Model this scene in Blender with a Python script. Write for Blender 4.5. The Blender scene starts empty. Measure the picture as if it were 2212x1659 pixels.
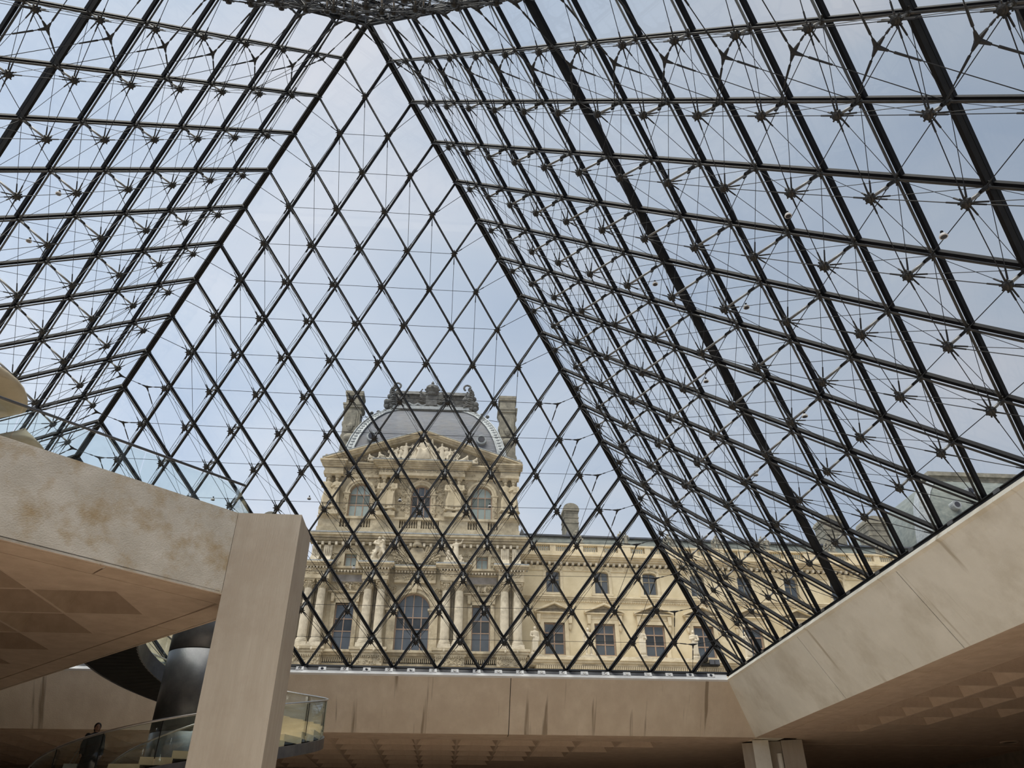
import bpy, bmesh, math, random
from mathutils import Vector as V, Matrix, Euler, Quaternion
from math import sin, cos, pi, radians, sqrt

# ------------------------------------------------------------------ camera, sky, sun, exposure
SC = bpy.context.scene
COL = SC.collection
CAMP = V((4.4643, -18.4294, -7.8155))
YAW, PITCH, FPX = 0.0799, 0.5733, 1633.74
cd = bpy.data.cameras.new('camera')
cam = bpy.data.objects.new('camera', cd)
COL.objects.link(cam)
cam.location = CAMP
cam.rotation_euler = (pi/2 + PITCH, 0, -YAW)
cd.sensor_fit = 'HORIZONTAL'
cd.sensor_width = 36.0
cd.lens = 36.0*FPX/2212.0
cd.clip_start, cd.clip_end = 0.1, 2000
SC.camera = cam

W = bpy.data.worlds.new('overcast_sky')
SC.world = W
W.use_nodes = True
nt = W.node_tree
nt.nodes.clear()
def wn(t, **k):
    n = nt.nodes.new(t)
    for a, b in k.items(): setattr(n, a, b)
    return n
tc = wn('ShaderNodeTexCoord')
mp = wn('ShaderNodeMapping'); mp.inputs['Scale'].default_value = (1, 1, 1.9)
nt.links.new(tc.outputs['Generated'], mp.inputs['Vector'])
nz = wn('ShaderNodeTexNoise')
nz.inputs['Scale'].default_value = 2.1; nz.inputs['Detail'].default_value = 5; nz.inputs['Roughness'].default_value = .5
nz.inputs['Distortion'].default_value = .4
nt.links.new(mp.outputs[0], nz.inputs['Vector'])
rp = wn('ShaderNodeValToRGB')
rp.color_ramp.elements[0].position = .30; rp.color_ramp.elements[0].color = (.455, .555, .735, 1)
rp.color_ramp.elements[1].position = .72; rp.color_ramp.elements[1].color = (.77, .785, .87, 1)
e = rp.color_ramp.elements.new(.5); e.color = (.60, .675, .81, 1)
nt.links.new(nz.outputs['Fac'], rp.inputs['Fac'])
# the cloud is thinner and brighter to the left, heavier to the right
vm = wn('ShaderNodeVectorMath', operation='DOT_PRODUCT'); vm.inputs[1].default_value = (-.80, .35, -.20)
nt.links.new(tc.outputs['Generated'], vm.inputs[0])
mr = wn('ShaderNodeMapRange'); mr.inputs['From Min'].default_value = -.7; mr.inputs['From Max'].default_value = .9
mr.inputs['To Min'].default_value = .53; mr.inputs['To Max'].default_value = 1.33
nt.links.new(vm.outputs['Value'], mr.inputs['Value'])
bg = wn('ShaderNodeBackground')
nt.links.new(rp.outputs['Color'], bg.inputs['Color'])
nt.links.new(mr.outputs['Result'], bg.inputs['Strength'])
wo = wn('ShaderNodeOutputWorld')
nt.links.new(bg.outputs[0], wo.inputs[0])

sd = bpy.data.lights.new('veiled_sun', 'SUN')
sd.energy = 5.2; sd.angle = radians(60); sd.color = (1, .93, .82)
sun = bpy.data.objects.new('veiled_sun', sd); COL.objects.link(sun)
sun.location = (-30, -60, 80)
sun.rotation_euler = V((-.24, -.27, .93)).to_track_quat('Z', 'Y').to_euler()

SC.view_settings.view_transform = 'Standard'
SC.view_settings.look = 'None'
SC.view_settings.exposure = 0.0
SC.view_settings.gamma = 1.0
SC.view_settings.use_curve_mapping = False
SC.cycles.transparent_max_bounces = 24
SC.cycles.max_bounces = 8
SC.cycles.diffuse_bounces = 5

random.seed(7)

# ------------------------------------------------------------------ materials
def mat(name, col, rough=.6, metal=0., col2=None, scale=3., detail=4., bump=0., bscale=20., stretch=(1, 1, 1),
        col3=None, scale3=.6, spec=.4, brick=None, pos=(.38, .66), streak=None):
    m = bpy.data.materials.new(name); m.use_nodes = True
    t = m.node_tree; b = t.nodes['Principled BSDF']
    b.inputs['Roughness'].default_value = rough; b.inputs['Metallic'].default_value = metal
    b.inputs['Specular IOR Level'].default_value = spec
    b.inputs['Base Color'].default_value = (*col, 1)
    L = t.links.new
    c = t.nodes.new('ShaderNodeTexCoord'); mpn = t.nodes.new('ShaderNodeMapping')
    mpn.inputs['Scale'].default_value = stretch
    L(c.outputs['Object'], mpn.inputs[0])
    out = None
    if col2:
        n = t.nodes.new('ShaderNodeTexNoise'); n.inputs['Scale'].default_value = scale
        n.inputs['Detail'].default_value = detail; n.inputs['Roughness'].default_value = .6
        L(mpn.outputs[0], n.inputs['Vector'])
        r = t.nodes.new('ShaderNodeValToRGB')
        r.color_ramp.elements[0].position = pos[0]; r.color_ramp.elements[1].position = pos[1]
        r.color_ramp.elements[0].color = (*col, 1); r.color_ramp.elements[1].color = (*col2, 1)
        L(n.outputs['Fac'], r.inputs[0]); out = r.outputs[0]
    if col3:
        n3 = t.nodes.new('ShaderNodeTexNoise'); n3.inputs['Scale'].default_value = scale3; n3.inputs['Detail'].default_value = 6
        n3.inputs['Roughness'].default_value = .65
        L(c.outputs['Object'], n3.inputs['Vector'])
        r3 = t.nodes.new('ShaderNodeValToRGB')
        r3.color_ramp.elements[0].position = .48; r3.color_ramp.elements[1].position = .68
        r3.color_ramp.elements[0].color = (0, 0, 0, 1); r3.color_ramp.elements[1].color = (1, 1, 1, 1)
        L(n3.outputs['Fac'], r3.inputs[0])
        mx = t.nodes.new('ShaderNodeMix'); mx.data_type = 'RGBA'
        L(r3.outputs[0], mx.inputs[0])
        if out: L(out, mx.inputs[6])
        else: mx.inputs[6].default_value = (*col, 1)
        mx.inputs[7].default_value = (*col3, 1)
        out = mx.outputs[2]
    if streak:                              # rust runs: (colour, stretch, strength)
        m4 = t.nodes.new('ShaderNodeMapping'); m4.inputs['Scale'].default_value = streak[1]
        L(c.outputs['Object'], m4.inputs[0])
        n4 = t.nodes.new('ShaderNodeTexNoise'); n4.inputs['Scale'].default_value = 1.; n4.inputs['Detail'].default_value = 3
        L(m4.outputs[0], n4.inputs['Vector'])
        r4 = t.nodes.new('ShaderNodeValToRGB'); r4.color_ramp.elements[0].position = .62; r4.color_ramp.elements[1].position = .70
        r4.color_ramp.elements[0].color = (0, 0, 0, 1); r4.color_ramp.elements[1].color = (streak[2],)*3+(1,)
        L(n4.outputs['Fac'], r4.inputs[0])
        x4 = t.nodes.new('ShaderNodeMix'); x4.data_type = 'RGBA'; L(r4.outputs[0], x4.inputs[0])
        if out: L(out, x4.inputs[6])
        else: x4.inputs[6].default_value = (*col, 1)
        x4.inputs[7].default_value = (*streak[0], 1); out = x4.outputs[2]
    if out: L(out, b.inputs['Base Color'])
    if bump:
        n2 = t.nodes.new('ShaderNodeTexNoise'); n2.inputs['Scale'].default_value = bscale; n2.inputs['Detail'].default_value = 5
        L(mpn.outputs[0], n2.inputs['Vector'])
        bp = t.nodes.new('ShaderNodeBump'); bp.inputs['Strength'].default_value = bump; bp.inputs['Distance'].default_value = .05
        h = n2.outputs['Fac']
        if brick:
            sx = t.nodes.new('ShaderNodeSeparateXYZ'); cx = t.nodes.new('ShaderNodeCombineXYZ')
            L(c.outputs['Object'], sx.inputs[0]); L(sx.outputs[0], cx.inputs[0]); L(sx.outputs[2], cx.inputs[1])
            bt = t.nodes.new('ShaderNodeTexBrick'); bt.inputs['Scale'].default_value = 1
            bt.inputs['Brick Width'].default_value = brick[0]; bt.inputs['Row Height'].default_value = brick[1]
            bt.inputs['Mortar Size'].default_value = .015
            L(cx.outputs[0], bt.inputs['Vector'])
            sb = t.nodes.new('ShaderNodeMath'); sb.operation = 'SUBTRACT'
            L(h, sb.inputs[0]); L(bt.outputs['Fac'], sb.inputs[1]); h = sb.outputs[0]
        L(h, bp.inputs['Height']); L(bp.outputs[0], b.inputs['Normal'])
    return m

def glass_mat(name, tint, refl0=.04, refl1=.75):
    m = bpy.data.materials.new(name); m.use_nodes = True
    t = m.node_tree; t.nodes.clear(); L = t.links.new
    o = t.nodes.new('ShaderNodeOutputMaterial'); mx = t.nodes.new('ShaderNodeMixShader')
    tr = t.nodes.new('ShaderNodeBsdfTransparent'); tr.inputs[0].default_value = (*tint, 1)
    g = t.nodes.new('ShaderNodeBsdfGlossy'); g.inputs['Roughness'].default_value = .02
    g.inputs[0].default_value = (.9, .95, .95, 1)
    lw = t.nodes.new('ShaderNodeLayerWeight'); lw.inputs[0].default_value = .5
    pw = t.nodes.new('ShaderNodeMath'); pw.operation = 'POWER'; pw.inputs[1].default_value = 4.
    L(lw.outputs['Facing'], pw.inputs[0])
    mr_ = t.nodes.new('ShaderNodeMapRange'); mr_.inputs['To Min'].default_value = refl0; mr_.inputs['To Max'].default_value = refl1
    L(pw.outputs[0], mr_.inputs[0]); L(mr_.outputs[0], mx.inputs[0]); L(tr.outputs[0], mx.inputs[1]); L(g.outputs[0], mx.inputs[2])
    L(mx.outputs[0], o.inputs[0])
    return m

M = {}
M['glass'] = glass_mat('clear_glass', (.955, .97, .97), .02, .35)
M['rail_glass'] = glass_mat('pale_green_glass', (.93, .965, .955), .03, .5)
M['black'] = mat('black_aluminium', (.005, .006, .009), .55, .0, (.008, .009, .013), 5, spec=.12)
M['chord'] = mat('satin_dark_steel', (.045, .045, .046), .4, .3, (.065, .065, .064), 4, spec=.4)
M['steel'] = mat('stainless_steel', (.17, .17, .168), .35, .6, (.22, .22, .215), 8)
M['hub'] = mat('cast_steel', (.016, .016, .016), .4, .15, (.03, .03, .029), 12, spec=.35)
M['cable'] = mat('steel_rod', (.022, .024, .028), .5, .1, (.034, .036, .04), 9, spec=.25)
M['darksteel'] = mat('dark_blue_steel', (.11, .115, .125), .33, .6, (.15, .152, .162), 3, bump=.04)
M['blackpaint'] = mat('black_painted_steel', (.008, .008, .009), .6, .0, (.014, .014, .014), 3, spec=.15)
M['rail'] = mat('polished_handrail', (.42, .41, .39), .28, .85, (.5, .49, .47), 6)
CON1, CON2 = (.47, .405, .325), (.56, .49, .405)
M['concrete'] = mat('board_marked_concrete', (0.610, 0.511, 0.396), .75, 0, (0.701, 0.603, 0.480), 1.2, 6, .25, 30, (1, 1, .35), (0.564, 0.465, 0.359), .35, streak=((.20, .145, .09), (2.6, .3, .10), .75))
M['conc_stain'] = mat('weathered_stained_concrete', (0.485, 0.453, 0.391), .8, 0, (0.594, 0.563, 0.500), 1.1, 9, .35, 25, (1, 1, 1.2), (0.391, 0.305, 0.187), 1.3)
M['conc_pale'] = mat('pale_concrete', (0.721, 0.695, 0.608), .75, 0, (0.803, 0.778, 0.690), .7, 6, .25, 30, (1, 1, 1), (0.618, 0.582, 0.489), .5, streak=((.44, .385, .285), (.16, 2.4, .16), .8))
M['conc_col'] = mat('streaked_concrete', (0.366, 0.318, 0.257), .75, 0, (0.411, 0.362, 0.299), 3, 7, .3, 25, (1.5, 1.5, .12), (0.344, 0.291, 0.232), .7)
M['soffit'] = mat('warm_concrete_soffit', (0.451, 0.347, 0.264), .8, 0, (0.539, 0.424, 0.330), 2.2, 6, .2, 30)
M['recess'] = mat('shade_tinted_coffer_concrete', (.29, .215, .155), .8, 0, (.36, .27, .20), 2.2, 6, .2, 30)  # soffit concrete darkened: shade inside the balcony coffers painted into the colour
M['floor'] = mat('honed_limestone_floor', (0.540, 0.448, 0.356), .45, 0, (0.621, 0.523, 0.420), 1.5, 5, .05, 6)
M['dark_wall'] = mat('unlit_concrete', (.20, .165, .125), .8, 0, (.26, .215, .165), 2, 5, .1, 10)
M['ground'] = mat('courtyard_paving', (.34, .31, .27), .8, 0, (.42, .38, .33), 2, 5, .2, 8)
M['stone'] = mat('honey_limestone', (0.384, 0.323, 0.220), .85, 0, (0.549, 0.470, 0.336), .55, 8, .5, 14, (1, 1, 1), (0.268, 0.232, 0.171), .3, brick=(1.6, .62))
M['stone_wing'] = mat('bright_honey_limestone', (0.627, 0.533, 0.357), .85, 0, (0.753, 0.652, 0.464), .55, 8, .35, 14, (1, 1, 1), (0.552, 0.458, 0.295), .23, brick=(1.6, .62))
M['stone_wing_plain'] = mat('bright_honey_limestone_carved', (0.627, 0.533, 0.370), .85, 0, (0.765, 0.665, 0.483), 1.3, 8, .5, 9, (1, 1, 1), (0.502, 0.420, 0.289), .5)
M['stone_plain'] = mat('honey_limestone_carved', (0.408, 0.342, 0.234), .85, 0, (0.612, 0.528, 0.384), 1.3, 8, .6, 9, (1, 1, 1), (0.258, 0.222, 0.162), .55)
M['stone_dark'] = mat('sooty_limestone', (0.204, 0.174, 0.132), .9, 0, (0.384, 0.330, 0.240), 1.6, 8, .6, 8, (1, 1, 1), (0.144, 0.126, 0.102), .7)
M['stone_pale'] = mat('pale_statue_stone', (0.529, 0.466, 0.362), .85, 0, (0.690, 0.621, 0.494), 1.8, 7, .5, 7, (1, 1, 1), (0.356, 0.310, 0.236), .8)
M['stone_grey'] = mat('weathered_grey_stone', (0.209, 0.198, 0.165), .9, 0, (0.330, 0.308, 0.248), 1.2, 8, .6, 8, (1, 1, 1), (0.132, 0.127, 0.110), .8)
M['slate'] = mat('blue_grey_slate', (.060, .072, .098), .6, 0, (.125, .14, .175), 2.6, 8, .8, 3, (.35, 1, 3.5), (.10, .105, .12), .5)
M['slate_green'] = mat('green_grey_lead_roof', (.115, .135, .13), .6, 0, (.185, .205, .19), 1.5, 7, .4, 6)
M['lead'] = mat('pale_lead', (.24, .265, .285), .5, .2, (.36, .385, .40), 2.5, 7, .6, 6)
M['leaddark'] = mat('dark_cast_lead', (.035, .040, .046), .6, .1, (.105, .112, .118), 2.2, 8, .8, 5)
M['pane'] = mat('old_window_pane', (.060, .075, .095), .07, 0, (.085, .10, .12), 1, spec=.9)
M['blind'] = mat('pane_with_pale_blind', (.27, .33, .325), .12, 0, (.33, .39, .38), .8, spec=.6)
M['wood'] = mat('faded_red_brown_joinery', (.30, .205, .15), .6, 0, (.37, .27, .205), 5)
M['slab'] = mat('grey_marble_tablet', (.20, .18, .17), .4, 0, (.36, .34, .34), .7, 3)
M['white'] = mat('white_enamel', (.66, .67, .69), .4, 0, (.72, .73, .75), 3)
M['navy'] = mat('blue_black_panel', (.018, .022, .036), .35, 0, (.03, .034, .05), 2)
M['lens'] = mat('dark_lamp_glass', (.02, .025, .04), .08, 0, (.04, .045, .06), 6, spec=.9)
M['tread'] = mat('stone_stair_tread', (.60, .475, .30), .6, 0, (.68, .55, .36), 2, 5, .1, 20)
M['canvas'] = mat('cream_canvas', (.46, .39, .275), .8, 0, (.54, .465, .34), 1.6, 5, .3, 4)
M['coat'] = mat('black_wool_coat', (.010, .010, .011), .85, 0, (.018, .017, .017), 9)
M['skin'] = mat('skin', (.20, .115, .08), .6, 0, (.23, .135, .095), 9)
M['hair'] = mat('black_hair', (.008, .007, .007), .5, 0, (.014, .012, .011), 20)
M['case'] = mat('pale_hard_suitcase_shell', (.30, .31, .30), .4, 0, (.38, .39, .38), 4)

# ------------------------------------------------------------------ mesh builder
class MB:
    def __init__(s): s.v = []; s.f = []
    def add(s, vs, fs):
        o = len(s.v); s.v += [tuple(p) for p in vs]; s.f += [tuple(i+o for i in q) for q in fs]; return s
    BF = [(0, 3, 2, 1), (4, 5, 6, 7), (0, 1, 5, 4), (1, 2, 6, 5), (2, 3, 7, 6), (3, 0, 4, 7)]
    def box(s, x0, x1, y0, y1, z0, z1):
        return s.add([(x0, y0, z0), (x1, y0, z0), (x1, y1, z0), (x0, y1, z0), (x0, y0, z1), (x1, y0, z1), (x1, y1, z1), (x0, y1, z1)], MB.BF)
    def hexa(s, p): return s.add(p, MB.BF)
    def cbox(s, c, a, b, d):
        c, a, b, d = V(c), V(a), V(b), V(d)
        return s.hexa([c-a-b-d, c+a-b-d, c+a+b-d, c-a+b-d, c-a-b+d, c+a-b+d, c+a+b+d, c-a+b+d])
    def bar(s, p0, p1, n, w, d0, d1):
        p0, p1, n = V(p0), V(p1), V(n); t = (p1-p0).normalized(); u = t.cross(n).normalized()*w/2
        return s.hexa([p0-u+n*d0, p1-u+n*d0, p1+u+n*d0, p0+u+n*d0, p0-u+n*d1, p1-u+n*d1, p1+u+n*d1, p0+u+n*d1])
    def tube(s, p0, p1, r0, r1=None, n=6, caps=True):
        p0, p1 = V(p0), V(p1); r1 = r0 if r1 is None else r1
        t = p1-p0
        if t.length < 1e-6: return s
        t.normalize(); u = t.orthogonal().normalized(); w = t.cross(u)
        vs = []
        for p, r in ((p0, r0), (p1, r1)):
            for k in range(n):
                a = 2*pi*k/n; vs.append(p+u*(r*cos(a))+w*(r*sin(a)))
        fs = [(k, (k+1) % n, n+(k+1) % n, n+k) for k in range(n)]
        if caps: fs += [tuple(range(n))[::-1], tuple(range(n, 2*n))]
        return s.add(vs, fs)
    def path(s, pts, r, n=6, closed=False):
        pts = [V(p) for p in pts]; m = len(pts); vs = []; u = None
        for i, p in enumerate(pts):
            t = (pts[(i+1) % m if closed else min(i+1, m-1)] - pts[(i-1) % m if closed else max(i-1, 0)]).normalized()
            u = t.orthogonal().normalized() if u is None else (u - t*u.dot(t)).normalized()
            w = t.cross(u)
            for k in range(n):
                a = 2*pi*k/n; vs.append(p+u*(r*cos(a))+w*(r*sin(a)))
        fs = []
        for i in range(m if closed else m-1):
            for k in range(n):
                j = (i+1) % m
                fs.append((i*n+k, i*n+(k+1) % n, j*n+(k+1) % n, j*n+k))
        if not closed: fs += [tuple(range(n))[::-1], tuple(range((m-1)*n, m*n))]
        return s.add(vs, fs)
    def lathe(s, prof, n=16, c=(0, 0), flute=0., zoff=0.):
        vs = []
        for r, z in prof:
            for k in range(n):
                a = 2*pi*k/n; q = r*(1-flute*(k % 2))
                vs.append((c[0]+q*cos(a), c[1]+q*sin(a), z+zoff))
        fs = []
        for i in range(len(prof)-1):
            for k in range(n): fs.append((i*n+k, i*n+(k+1) % n, (i+1)*n+(k+1) % n, (i+1)*n+k))
        fs += [tuple(range(n))[::-1], tuple(range((len(prof)-1)*n, len(prof)*n))]
        return s.add(vs, fs)
    def prism(s, poly, y0, y1):            # polygon in x,z pushed along y
        n = len(poly)
        vs = [(x, y0, z) for x, z in poly]+[(x, y1, z) for x, z in poly]
        return s.add(vs, [tuple(range(n)), tuple(range(2*n-1, n-1, -1))]+[(k, n+k, n+(k+1) % n, (k+1) % n) for k in range(n)])
    def plan(s, poly, z0, z1):             # polygon in x,y pushed along z
        n = len(poly)
        vs = [(x, y, z0) for x, y in poly]+[(x, y, z1) for x, y in poly]
        return s.add(vs, [tuple(range(n))[::-1], tuple(range(n, 2*n))]+[(k, (k+1) % n, n+(k+1) % n, n+k) for k in range(n)])
    def sweep(s, secs):                    # closed cross sections joined one after the other
        n = len(secs[0]); vs = [p for q in secs for p in q]; fs = []
        for i in range(len(secs)-1):
            for k in range(n): fs.append((i*n+k, i*n+(k+1) % n, (i+1)*n+(k+1) % n, (i+1)*n+k))
        fs += [tuple(range(n))[::-1], tuple(range((len(secs)-1)*n, len(secs)*n))]
        return s.add(vs, fs)
    def ball(s, c, r, n=10, m=6):
        r = (r, r, r) if not hasattr(r, '__len__') else r
        vs = [(c[0], c[1], c[2]-r[2])]
        for i in range(1, m):
            t = -pi/2+pi*i/m
            for k in range(n):
                a = 2*pi*k/n; vs.append((c[0]+r[0]*cos(t)*cos(a), c[1]+r[1]*cos(t)*sin(a), c[2]+r[2]*sin(t)))
        vs.append((c[0], c[1], c[2]+r[2])); L = len(vs)-1; fs = []
        for k in range(n):
            fs.append((0, 1+(k+1) % n, 1+k)); fs.append((L, 1+(m-2)*n+k, 1+(m-2)*n+(k+1) % n))
        for i in range(m-2):
            for k in range(n): fs.append((1+i*n+k, 1+i*n+(k+1) % n, 1+(i+1)*n+(k+1) % n, 1+(i+1)*n+k))
        return s.add(vs, fs)
    def mesh(s, name, mt, smooth=False):
        me = bpy.data.meshes.new(name); me.from_pydata(s.v, [], s.f); me.materials.append(mt)
        bm = bmesh.new(); bm.from_mesh(me); bmesh.ops.recalc_face_normals(bm, faces=bm.faces); bm.to_mesh(me); bm.free()
        if smooth: me.polygons.foreach_set('use_smooth', [True]*len(me.polygons))
        return me
    def build(s, name, mt, parent=None, smooth=False, world=True, **kw):
        return link(name, s.mesh(name, mt, smooth), parent, world, **kw)

ROOTLOC = {}
def link(name, me, parent=None, world=True, **kw):
    o = bpy.data.objects.new(name, me); COL.objects.link(o)
    if parent:
        o.parent = parent
        if world and parent.name in ROOTLOC: o.matrix_parent_inverse = ROOTLOC[parent.name]
        if o.name not in ROOTLOC and world and parent.name in ROOTLOC: pass
    for k, v in kw.items(): o[k] = v
    return o
def empty(name, loc=(0, 0, 0), label=None, cat=None, group=None, kind=None, rz=0., local=False):
    o = bpy.data.objects.new(name, None); COL.objects.link(o); o.location = loc; o.rotation_euler = (0, 0, rz)
    o.empty_display_size = .3
    if not local: ROOTLOC[o.name] = Matrix.Translation(-V(loc))
    return tag(o, label, cat, group, kind)
def tag(o, label=None, cat=None, group=None, kind=None):
    if label: o['label'] = label
    if cat: o['category'] = cat
    if group: o['group'] = group
    if kind: o['kind'] = kind
    return o
def copy_tree(o, parent=None):
    c = o.copy(); COL.objects.link(c)
    if parent: c.parent = parent
    for ch in o.children: copy_tree(ch, c)
    return c

def proj(p):
    d = V(p)-CAMP
    f = V((sin(YAW)*cos(PITCH), cos(YAW)*cos(PITCH), sin(PITCH))); r = V((cos(YAW), -sin(YAW), 0)); u = r.cross(f)
    z = d.dot(f)
    if z < .5: return None
    return 1106+FPX*d.dot(r)/z, 829.5-FPX*d.dot(u)/z
def seen(p, m=160):
    q = proj(p)
    return q is not None and -m < q[0] < 2212+m and -m < q[1] < 1659+m

# ------------------------------------------------------------------ hall shell
H = 17.71; HT = 21.64; APEX = V((0, 0, HT)); FLOOR = -9.4; CEIL = -2.6
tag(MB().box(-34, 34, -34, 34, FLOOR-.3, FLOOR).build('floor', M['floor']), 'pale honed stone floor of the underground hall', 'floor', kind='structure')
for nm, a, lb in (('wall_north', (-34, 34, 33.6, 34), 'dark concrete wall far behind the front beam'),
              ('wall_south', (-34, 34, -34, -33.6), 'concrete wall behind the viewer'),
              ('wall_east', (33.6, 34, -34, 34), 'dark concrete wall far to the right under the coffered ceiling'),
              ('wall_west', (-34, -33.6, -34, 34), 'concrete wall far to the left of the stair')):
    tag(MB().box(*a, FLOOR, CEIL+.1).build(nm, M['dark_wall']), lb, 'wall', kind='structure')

# courtyard ground: four slabs round the pyramid
g = empty('ground', (0, 40, -.3), 'paved courtyard at the foot of the glass pyramid', 'ground', kind='structure')
for a in ((-160, 160, 18.3, 160), (-160, 160, -160, -18.3), (-160, -18.3, -18.3, 18.3), (18.3, 160, -18.3, 18.3)):
    MB().box(*a, -.45, -.12).build('paving', M['ground'], g)

# sloping concrete beams under the glass, each a row of panels with open joints
def beam(name, lab, mt, cuts, rot, kind='structure'):
    R = Matrix.Rotation(rot, 4, 'Z')
    o = empty(name, R @ V((0, 18, -2.6)), lab, 'concrete beam', kind=kind)
    for a, b in zip(cuts[:-1], cuts[1:]):
        gp = .016
        lo0, lo1, hi0, hi1 = a+gp, b-gp, a+gp, b-gp
        yt, yb, zt, zb = 17.28, 18.70, -.35, -2.59
        def X(x, y, end):                   # mitre at the corners
            return max(-y, min(y, x)) if end else x
        secs = []
        for x, end in ((a, a == cuts[0]), (b, b == cuts[-1])):
            s = gp if x == a else -gp
            prof = [(yt, zt), (yb, zb), (20.1, zb), (20.1, zt)]
            if end: prof[2] = prof[2]
            secs.append([R @ V(((y if x > 0 else -y) if end else x+s, y, z)) for y, z in prof])
        MB().sweep(secs).build('panel', mt, o)
    for c in cuts[1:-1]:                    # dark filler in the joints
        MB().sweep([[R @ V((c+s, y, z)) for y, z in [(17.31, -.36), (18.72, -2.58), (19.9, -2.58), (19.9, -.36)]] for s in (-.03, .03)]).build('joint_filler', M['blackpaint'], o)
    return o
beam('wall_front', 'long sloping concrete beam running under the front glass slope', M['concrete'], [-99, -7.6, 7.28, 99], 0)
beam('wall_right', 'pale sloping concrete beam rising along the right side', M['conc_pale'], [-99, -9.4, -2.1, 7.2, 12.2, 99], -pi/2)
beam('wall_left', 'sloping concrete beam under the left glass slope', M['concrete'], [-99, 0, 99], pi/2)
beam('wall_back', 'sloping concrete beam above the viewer', M['concrete'], [-99, 0, 99], pi)

# coffered ceilings outside the beams
def coffer_mesh(p, rib=.1, depth=.72, ins=.56, inner='soffit'):
    b = MB(); h = p/2; o = h-rib/2; q = o-ins
    R1 = [(-h, -h, 0), (h, -h, 0), (h, h, 0), (-h, h, 0)]; R2 = [(-o, -o, 0), (o, -o, 0), (o, o, 0), (-o, o, 0)]
    R3 = [(-q, -q, depth), (q, -q, depth), (q, q, depth), (-q, q, depth)]; R4 = [(-h, -h, depth+.1), (h, -h, depth+.1), (h, h, depth+.1), (-h, h, depth+.1)]
    vs = R1+R2+R3+R4; fs = []
    for k in range(4):
        j = (k+1) % 4
        fs += [(k, j, 4+j, 4+k), (4+k, 4+j, 8+j, 8+k), (k, j, 12+j, 12+k)]
    fs += [(8, 9, 10, 11), (12, 13, 14, 15)]
    me = b.add(vs, fs).mesh('coffer', M['soffit'])
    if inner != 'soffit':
        me.materials.append(M[inner])  # recess faces take the colour with shade painted in
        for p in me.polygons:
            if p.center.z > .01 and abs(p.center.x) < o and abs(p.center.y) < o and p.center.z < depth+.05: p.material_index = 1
    return me
PIT = 1.968
CM = coffer_mesh(PIT)
ce = empty('ceiling', (0, 20.4, CEIL), 'coffered concrete ceiling around the glass opening', 'ceiling', kind='structure')
def slab(poly, z0=CEIL, z1=CEIL+.5): return MB().plan(poly, z0, z1).build('soffit_panel', M['soffit'], ce)
# border strips beside the beams (open joint lines between them)
for x0, x1 in ((-20.1, -9.0), (-8.96, 7.26), (7.30, 13.38), (13.42, 18.7)):
    slab([(x0, 18.72), (x1, 18.72), (x1+(.35 if x1 > 13.4 and x1 < 14 else 0), 19.40), (x0, 19.40)])
for y0, y1 in ((-20.1, -6.), (-5.96, 4.98), (5.02, 12.28), (12.32, 18.7)):
    slab([(18.72, y0), (19.40, y0), (19.40, y1), (18.72, y1)])
slab([(-20.1, 19.43), (18.7, 19.43), (18.7, 20.39), (-20.1, 20.39)])
slab([(19.43, -20.1), (20.79, -20.1), (20.79, 18.7), (19.43, 18.7)])
nfr = 0
for r in range(6):
    for c in range(-13, 10):
        x = 6.0+PIT*(c-.0)-.02; y = 20.39+PIT*(r+.5)
        lim = 14.6-2.0*r
        if x+PIT/2 > lim+1.0 or x < -20: continue
        o = link('coffer', CM, ce); o.location = (x, y, CEIL)
    # plain slabs to the right of the last coffer, up to the corner
    xs = [6.0+PIT*c-.02+PIT/2 for c in range(-13, 10) if 6.0+PIT*c-.02+PIT/2 <= 14.6-2.0*r+1.0]
    slab([(max(xs), 20.39+PIT*r), (20.79, 20.39+PIT*r), (20.79, 20.39+PIT*(r+1)), (max(xs), 20.39+PIT*(r+1))])
for c in range(5):
    for r in range(-11, 9):
        y = 4.85+PIT*(r+.5)-PIT; x = 20.79+PIT*(c+.5)
        if y+PIT/2 > 16.9-2.0*c: 
            continue
        if y < -16: continue
        o = link('coffer', CM, ce); o.location = (x, y, CEIL)
    ys = [4.85+PIT*(r+1)-PIT for r in range(-11, 9) if 4.85+PIT*(r+1)-PIT <= 16.9-2.0*c]
    slab([(20.79+PIT*c, max(ys)), (20.79+PIT*(c+1), max(ys)), (20.79+PIT*(c+1), 20.39), (20.79+PIT*c, 20.39)])
slab([(20.79, 20.39), (33.7, 20.39), (33.7, 33.7), (20.79, 33.7)], CEIL-.02)
slab([(30.63, -20.1), (33.7, -20.1), (33.7, 20.39), (30.63, 20.39)])
slab([(-34, 32.2), (20.79, 32.2), (20.79, 33.7), (-34, 33.7)])
slab([(-34, 18.72), (-20.1, 18.72), (-20.1, 33.7), (-34, 33.7)], CEIL+.02)
slab([(-33.7, -33.7), (-18.72, -33.7), (-18.72, 18.72), (-33.7, 18.72)])
slab([(-18.72, -33.7), (33.7, -33.7), (33.7, -18.72), (-18.72, -18.72)])
slab([(18.72, -33.7+15), (18.72, -20.1), (33.7, -20.1), (33.7, -33.7+15)], CEIL+.03)
# round downlight holes in the dark ceiling at lower right
for (x, y), wh in zip(((31.2, 19.0), (31.2, 16.6), (31.2, 14.4)), ('leftmost', 'middle', 'rightmost')):
    t = empty('downlight', (x, y, CEIL-.02), '%s of three round black downlight holes in the dark ceiling at lower right' % wh, 'downlight', 'downlights in the dark ceiling')
    MB().lathe([(.42, 0), (.42, -.05), (.34, -.05), (.34, 0)], 24, (x, y), zoff=CEIL).build('rim', M['soffit'], t)
    MB().lathe([(.33, -.01), (.33, -.03)], 24, (x, y), zoff=CEIL).build('lamp_lens', M['lens'], t)

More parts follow.
